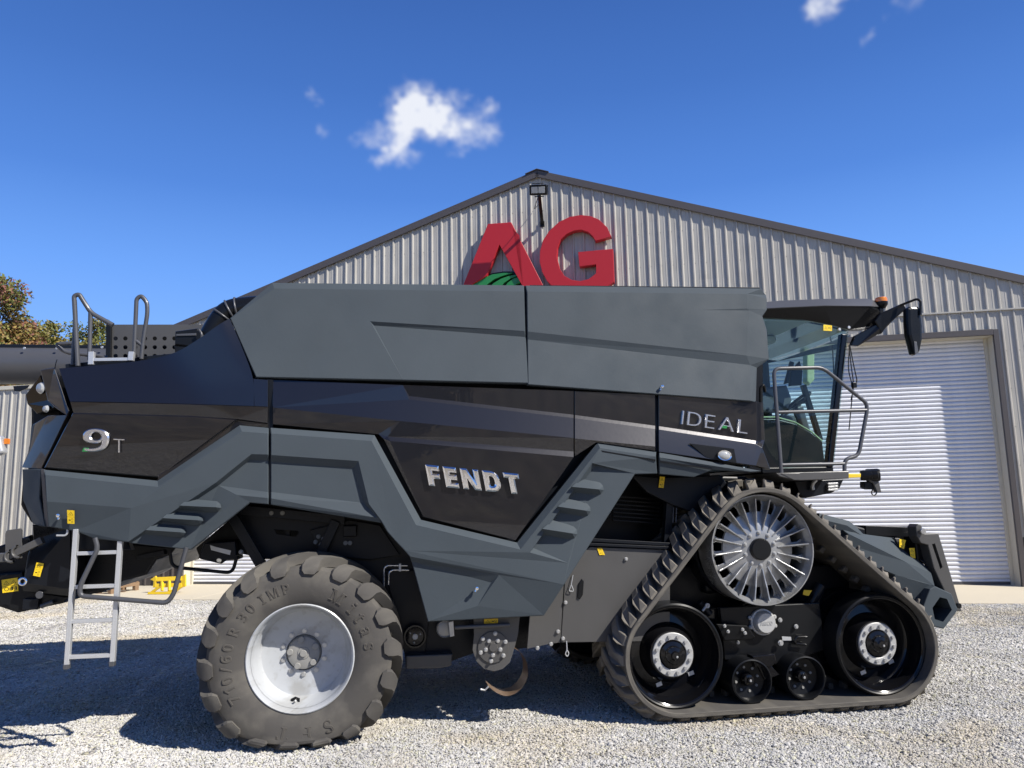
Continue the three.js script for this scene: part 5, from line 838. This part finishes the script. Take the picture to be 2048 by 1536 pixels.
// ---------------------------------------------------------------- rear end: ladder, handles, spreader hood, auger, deck
{
  const lad = group('ladder', combine), w = 1.60;
  for (const [a, b] of [[[153, 1058], [134, 1336]], [[241, 1080], [225, 1330]]]) { part('rail', bar(M(...a, w), M(...b, w), .036, .045), MT.alu, lad); part('rail_foot', bar(M(b[0], b[1] - 8, w), M(b[0], b[1] + 2, w),   .040, .05), MT.tube, lad); }
  for (const [a, b] of [[[155, 1107], [237, 1104]], [[151, 1174], [232, 1171]], [[145, 1243], [229, 1239]], [[139, 1314], [226, 1310]]]) part('rung', bar(M(...a, w), M(...b, w), .03, .04), MT.alu, lad);
  const tb = (pts, wv, r = .018, rad = .06, m = MT.tube) => P_('handrail', pipe(pts.map(([x, y]) => [x, y, wv]), r, rad), m);
  tb([[190, 1076], [196, 1096], [160, 1172], [160, 1192], [334, 1206], [347, 1189], [373, 1095]], 1.66, .019, .1);
  tb([[340, 1104], [344, 1134], [465, 1146], [474, 1112]], 1.15, .015, .06, MT.black);
  P_('drain_hook', pipe([[113, 1071, 1.58], [131, 1071, 1.58], [135, 1066, 1.58], [135, 1058, 1.58]], .008, .02), MT.alu);
  P_('spreader_hood', shell({ a: [66, 1052, 1.40], b: [140, 1056, 1.42], c: [139, 1178, 1.40], c2: [138, 1190, 1.34], d2: [48, 1180, 1.33], d: [48, 1166, 1.38], e: [57, 1110, 1.36], f: [68, 1080, 1.34] }, ['a b c d e f', 'd c c2 d2'], { thick: .3, bevel: .01 }), MT.chassis);
  P_('chopper_housing', plate([[-60, 1150], [44, 1143], [52, 1178], [138, 1193], [124, 1207], [34, 1226], [-30, 1205], [-60, 1200]], 1.25, 2.3, .02), MT.black);
  P_('chopper_housing', plate([[-40, 1105], [60, 1070], [60, 1160], [-40, 1170]], 1.15, 2.2, .02), MT.chassis);
  P_('chaff_chute', plate([[135, 1062], [250, 1085], [352, 1094], [340, 1110], [312, 1120], [292, 1150], [246, 1162], [200, 1186], [138, 1195]], 1.05, 1.9, .02), MT.black);
  P_('chute_rib', bar(M(275, 1115, 1.08), M(330, 1104, 1.08), .04, .05), MT.chassis);
  P_('ladder_mount', plate([[150, 1060], [255, 1080], [262, 1100], [150, 1100]], 1.5, .1, .01), MT.chassis);
  P_('hitch_plate', plate([[12, 1062], [16, 1060], [41, 1056.5], [44, 1060], [44, 1096], [10, 1110], [10, 1068]], 1.42, .015, .004), MT.sheet);
  P_('hitch_arm', bar(M(20, 1112, 1.46), M(86, 1080, 1.46), .055, .06), MT.sheet);
  P_('hitch_block', box(M(8, 1115, 1.46).x, M(8, 1115, 1.46).y, 1.46, .10, .07, .08, .008), MT.sheet);
  for (const [x, y] of [[24, 1112], [38, 1103]]) { const c = M(x, y, 1.49); const t = new THREE.TorusGeometry(.045, .012, 8, 18, 3.2); t.rotateZ(1.9); const o = P_('hitch_claw', t, MT.sheet); o.position.copy(c); o.scale.z = 2.2; }
  sticker([[73, 1125, 1.405], [88, 1127, 1.405], [80, 1154, 1.405], [66, 1151, 1.405]], 'tall'); sticker([[3, 1160, 1.256], [35, 1155, 1.256], [37, 1182, 1.256], [5, 1186, 1.256]], 'four');
  { const c = M(45, 1163, 1.42); P_('round_emblem', turned([[.018, .0], [.026, .004], [.034, .0], [.026, -.004]], c.x, c.y, 28).translate(0, 0, c.z), MT.chrome); }
  P_('hood_ram', pipe([[82, 1213, 1.29], [106, 1203, 1.29]], .018, .01), MT.tube);
  P_('hood_box', box(M(62, 1208, 1.28).x, M(62, 1208, 1.28).y, 1.27, .12, .09, .05, .008), MT.chassis);
  P_('hood_reflector', disc(.03, .015, 18).translate(M(78, 1190, 1.36).x, M(78, 1190, 1.36).y, 1.34), MT.tube);
  // unloading auger folded back on the far side
  { const y = 3.56, wv = -1.28, a = P_('unloading_auger', sweep([V3(-5.6, y, wv), V3(-3, y, wv), V3(-.5, y, wv), V3(.3, y - .1, wv + .2)], .215, 28), MT.tube);
    part('auger_rail', box(-3.0, y + .215, wv, 5.0, .05, .16, .01), MT.chassis, a); part('auger_band', turned([[.216, -.03], [.226, -.03], [.226, .03], [.216, .03]], 0, 0, 28).rotateY(Math.PI / 2).translate(-1.9, y, wv), MT.tube, a);
    part('auger_spout', plate([V3(-4.9, y + .2, 0), V3(-4.3, y + .1, 0), V3(-4.15, y - .5, 0), V3(-4.25, y - 1.0, 0), V3(-4.7, y - 1.0, 0), V3(-5.0, y - .4, 0)], wv + .22, .44, .03), MT.black, a);
    const lp = M(2, 892, wv + .2); part('auger_lamp', box(lp.x - .03, lp.y, lp.z, .14, .22, .14, .04, .25), MT.alu, a); part('auger_lamp_arm', bar(V3(lp.x - .02, lp.y + .02, lp.z - .05), V3(-4.3, y - .9, wv), .03, .03), MT.black, a); const am = M(14, 883, wv + .2); part('amber_marker', box(am.x, am.y, am.z, .06, .065, .03, .008), MT.amber, a); part('marker_mount', bar(V3(am.x - .03, am.y, am.z), V3(lp.x, lp.y, lp.z), .03, .03), MT.black, a); 
    for (const x of [50, 115, 205]) { const c = M(x, x === 205 ? 695 : 697, wv + .2); part('auger_bolt', disc(.015, .012, 10), MT.bolt, a).position.set(c.x, c.y, wv + .21); } }
  P_('auger_strap', plate([[26, 772], [58, 770], [54, 776], [44, 780], [38, 783], [28, 782]], -.9, .02, .004), MT.chassis);
  // deck rails
  const wr = 1.05; tb([[156, 732], [148, 592], [158, 588], [182, 626], [226, 650]], wr, .02, .05); tb([[146, 730], [151, 640], [149, 600]], wr - .05, .02, .05); tb([[181, 625], [179, 720]], wr, .019, .05);
  tb([[268, 716], [273, 598], [282, 591], [294, 604], [295, 625], [285, 692], [283, 718]], wr, .019, .08); tb([[272, 682], [286, 692]], wr, .016);
  tb([[148, 686], [110, 688], [131, 705], [197, 712], [215, 716]], wr - .3, .019, .05);
  const al = group('deck_ladder_frame', combine); part('upright', bar(M(184, 704, 1.1), M(183, 730, 1.1), .045, .05), MT.alu, al); part('upright', bar(M(264, 704, 1.1), M(262, 722, 1.1), .045, .05), MT.alu, al); part('cross_bar', bar(M(187, 720, 1.1), M(259, 719, 1.1), .03, .04), MT.alu, al);
  { const holes = []; for (const y of [677, 694.5, 712]) for (let i = 0; i < 9; i++) { const c = M(231 + i * 19.6, y, .35), h = []; for (let k = 0; k < 12; k++) { const a = k / 12 * 6.2832; h.push(V3(c.x + Math.cos(a) * .021, c.y + Math.sin(a) * .021, 0)); } holes.push(h); }
    P_('perforated_guard', plate([[222, 649], [412, 649], [412, 726], [222, 726]], .35, .006, .001, mac, holes), MT.sheet); P_('guard_back', plate([[222, 652], [412, 652], [412, 726], [222, 726]], .2, .01, .001), MT.black); }
  P_('guard_post', bar(M(219, 648, .36), M(218, 726, .36), .045, .06), MT.black);
  P_('engine_deck', plate([[130, 728], [412, 700], [412, 780], [130, 780]], 1.0, 2.0, .01), MT.chassis);
  P_('air_box', plate([[350, 662], [395, 656], [410, 672], [408, 690], [400, 697], [349, 690]], 1.0, .5, .015), MT.black); P_('air_box', plate([[348, 692], [398, 694], [385, 704], [350, 708]], 1.02, .5, .012), MT.black);
  P_('air_box_rib', plate([[352, 668], [392, 666], [392, 671], [352, 672]], 1.012, .03, .003), MT.tube); P_('air_box_pipe', pipe([[398, 660, 1.05], [404, 668, 1.06], [402, 686, 1.05]], .012, .03), MT.tube);
  { const path = bend([M(404, 712, .85), M(432, 655, .85), M(455, 622, .85), M(495, 616, .85), M(560, 612, .85)], .3, 8), d = P_('intake_duct', sweep(path, .11, 24), MT.black);
    for (const t of [.42, .55, .66]) { const i = Math.floor(t * (path.length - 1)), p = path[i], q = path[i + 1].clone().sub(path[i - 1]).normalize(); const r = new THREE.TorusGeometry(.112, .010, 8, 32); r.applyQuaternion(new THREE.Quaternion().setFromUnitVectors(V3(0, 0, 1), q)); r.translate(p.x, p.y, p.z); part('duct_clamp', r, MT.tube, d); } }
  P_('antenna', pipe([[110, 737, 1.5], [111, 728, 1.5], [114, 719, 1.5]], .004, .02, mac, 6), MT.black);
}
// ---------------------------------------------------------------- chassis between the wheels
{
  P_('chassis_side', plate([[470, 1000], [560, 1010], [760, 1030], [830, 1100], [856, 1160], [856, 1232], [800, 1236], [720, 1150], [600, 1120], [520, 1118], [480, 1080]], .98, .03, .008, mac, [[[546, 1057], [598, 1060], [600, 1066], [592, 1076], [551, 1070]]]), MT.chassis);
  P_('chassis_side', plate([[470, 1000], [560, 1010], [760, 1030], [830, 1100], [856, 1232], [800, 1236], [720, 1150], [600, 1120], [520, 1118], [480, 1080]].map(([x, y]) => M(x, y, .98)), -.95, .03, .008, mac, [[M(530, 1050, -.95), M(610, 1050, -.95), M(606, 1078, -.95), M(536, 1074, -.95)]]), MT.chassis);
  P_('rear_chassis', plate([[392, 1096], [500, 1004], [580, 1010], [580, 1118], [505, 1112], [474, 1106], [442, 1128], [400, 1118]], .90, .04, .006, mac, [[[546, 1054], [572, 1056], [572, 1076], [550, 1072]]]), MT.black);
  P_('diagonal_strut', bar(M(464, 1030, 1.15), M(524, 1132, 1.15), .09, .06), MT.chassis); P_('diagonal_strut', bar(M(672, 1042, 1.15), M(640, 1110, 1.15), .08, .05), MT.chassis);
  P_('gusset', plate([[620, 1060], [700, 1040], [760, 1050], [800, 1110], [740, 1120], [640, 1110]], 1.05, .04, .006), MT.chassis);
  P_('support_beam', bar(M(470, 1018, 1.1), M(690, 1040, 1.1), .08, .06), MT.chassis);
  for (const [x, y, w] of [[543, 1026, 1.14], [565, 1026, 1.14], [637, 1073, 1.06], [647, 1078, 1.06], [631, 1084, 1.06], [642, 1089, 1.06], [691, 1086, 1.10], [700, 1086, 1.10], [482, 1104, 1.2], [438, 1121, 1.3]]) P_('chassis_bolt', merge([hexBolt(.014, .014), disc(.02, .005, 12)]), MT.hubGrey).position.copy(M(x, y, w));
  P_('battery_tray', plate([[408, 1086], [470, 1082], [474, 1120], [430, 1122], [396, 1116]], 1.1, .3, .01), MT.chassis); P_('tray_label', plate([[420, 1090], [432, 1094], [462, 1101], [460, 1110], [422, 1100]], 1.104, .006, .001), MT.alu);
  P_('valve_block', box(M(700, 1062, 1.12).x, M(700, 1062, 1.12).y, 1.1, .12, .10, .08, .01), MT.black);
  for (const [a, b, c] of [[[768, 1190], [768, 1131], [815, 1131]], [[777, 1170], [778, 1140], [818, 1140]]]) P_('hydraulic_pipe', pipe([[...a, 1.2], [...b, 1.2], [...c, 1.2]], .008, .05), MT.steel);
  P_('pipe_clamp', box(M(800, 1135, 1.21).x, M(800, 1135, 1.21).y, 1.2, .02, .07, .03, .003), MT.alu);
  P_('rear_shield', plate([[770, 1140], [830, 1140], [858, 1240], [850, 1320], [812, 1320], [790, 1230]], 1.02, .04, .008), MT.chassis);
  { const c = M(830, 1273, 1.12), p = P_('belt_pulley', turned([[0, .01], [.03, .01], [.03, .0], [.075, -.005], [.085, .012], [.098, .012], [.10, -.05]], 0, 0, 40), MT.blackGloss); p.position.copy(c); part('pulley_cap', disc(.026, .02, 18), MT.cast, p); for (let i = 0; i < 3; i++) { const a = i * 2.09 + .4; part('pulley_bolt', hexBolt(.009, .01), MT.hubGrey, p).position.set(Math.cos(a) * .052, Math.sin(a) * .052, 0); } }
  { const c = M(890, 1258, 1.1), p = P_('belt_pulley', turned([[0, 0], [.05, 0], [.07, -.01], [.075, .005], [.078, -.04]], 0, 0, 32), MT.cast); p.position.copy(c); }
  P_('belt_tensioner', plate([[897, 1244], [907, 1242], [909, 1272], [900, 1274]], 1.14, .015, .003), MT.alu);
  P_('lower_pan', plate([[812, 1312], [905, 1308], [903, 1332], [880, 1337], [812, 1338]], 1.15, 2.0, .01), MT.sheet);
  P_('shoe_side', plate([[850, 1215], [1060, 1215], [1060, 1296], [1020, 1300], [960, 1302], [905, 1322], [850, 1312]], 1.0, 2.0, .01), MT.chassis);
  P_('guard_bar', pipe([[910, 1255, 1.48], [1019, 1249, 1.48]], .018, .01), MT.tube);
  P_('bearing_plate', plate([[947, 1234], [1040, 1231], [1036, 1270], [1028, 1300], [1020, 1325], [1006, 1338], [988, 1343], [968, 1338], [952, 1322], [945, 1300], [948, 1270]], 1.42, .012, .003), MT.sheet);
  { const c = M(986, 1294, 1.425), g = P_('bearing_cover', turned([[0, .03], [.034, .03], [.04, .022], [.042, .012], [.13, .010], [.134, .004], [.134, -.004]], 0, 0, 40), MT.sheet); g.position.copy(c); const bt = merge([disc(.014, .026, 12), disc(.019, .008, 12)]);
    for (const [r, n, o] of [[.115, 6, .35], [.066, 5, .9]]) for (let i = 0; i < n; i++) { const a = o + i / n * 6.2832; part('cover_bolt', bt, MT.bolt, g).position.set(Math.cos(a) * r, Math.sin(a) * r, .008); } }
  { const pts = [[1024, 1294], [1040, 1304], [1052, 1322], [1056, 1345], [1050, 1367], [1034, 1385], [1014, 1392], [994, 1386], [977, 1373]].map(([x, y]) => M(x, y, 1.36)), c = new THREE.CatmullRomCurve3(pts).getPoints(30), pos = [];
    for (let i = 0; i < c.length - 1; i++) { const a = c[i], b = c[i + 1], z = V3(0, 0, -.26); for (const v of [a, b, b.clone().add(z), a, b.clone().add(z), a.clone().add(z)]) pos.push(v.x, v.y, v.z); }
    P_('curved_strap', finish(pos, .6), mat('worn bronze strap', [.30, .20, .13], .4, { metalness: .5, map: tex2 })); P_('strap_hook', sweep([pts[8], pts[8].clone().add(V3(-.03, -.03, -.01)), pts[8].clone().add(V3(-.07, -.02, 0))], .008, 8), MT.alu); }
  // side sheets ahead of the leg
  P_('side_sheet', plate([[1060, 1225], [1090, 1200], [1128, 1160], [1121, 1285], [1100, 1288], [1054, 1298]], 1.38, .02, .004), MT.sheet);
  P_('side_door', plate([[1130, 1158], [1150, 1115], [1180, 1094], [1340, 1100], [1340, 1282], [1122, 1285]], 1.385, .02, .004), MT.sheet);
  P_('door_handle', plate([[1157, 1168], [1164, 1158], [1168, 1162], [1166, 1190], [1160, 1199], [1155, 1196]], 1.40, .03, .006), MT.black);
  for (const [x, y] of [[1131, 1205], [1116, 1263], [1252, 1118], [1075, 1296], [1102, 1288], [1126, 1277]]) P_('sheet_bolt', merge([disc(.014, .016, 12), disc(.018, .005, 12)]), MT.bolt).position.copy(M(x, y, 1.39));
  P_('lynch_pin', pipe([[1133, 1282, 1.40], [1134, 1300, 1.41], [1130, 1308, 1.41], [1135, 1314, 1.41], [1138, 1306, 1.41], [1134, 1300, 1.41]], .005, .02, mac, 6), MT.alu);
  P_('latch_cord', pipe([[1146, 1150, 1.40], [1142, 1172, 1.41], [1137, 1182, 1.41], [1148, 1183, 1.41], [1143, 1170, 1.41]], .004, .02, mac, 6), MT.alu);
  P_('side_rail', bar(M(1170, 1079, 1.36), M(1345, 1089, 1.36), .03, .05), MT.chassis); P_('side_rail', bar(M(1170, 1088, 1.39), M(1345, 1096, 1.39), .025, .05), MT.chassis);
  P_('upper_frame', plate([[1262, 950], [1320, 955], [1440, 950], [1470, 985], [1400, 1030], [1345, 1010], [1295, 985]], 1.28, .08, .01), MT.chassis);
  P_('interior_wall', plate([[1150, 930], [1420, 930], [1420, 1100], [1150, 1100]], .75, .04, .01), MT.black);
  for (let i = 0; i < 7; i++) P_('louvre', bar(M(1225, 992 + i * 8, .95), M(1320, 999 + i * 8, .95), .018, .03), MT.black);
  P_('frame_post', bar(M(1338, 1000, 1.2), M(1332, 1090, 1.2), .07, .08), MT.chassis);
  for (const x of [1347, 1353]) P_('fuel_line', pipe([[x, 1015, 1.25], [x - 1, 1045, 1.25]], .007, .01), MT.tube);
  P_('belly', plate([[1040, 1150], [1380, 1130], [1700, 1130], [1700, 1230], [1400, 1275], [1130, 1270], [1040, 1280]], .95, 1.9, .02), MT.chassis);
  P_('front_bulkhead', plate([[1340, 950], [1600, 955], [1600, 1160], [1340, 1160]], .85, 1.7, .02), MT.black);
}
renderer.render(scene, camera);
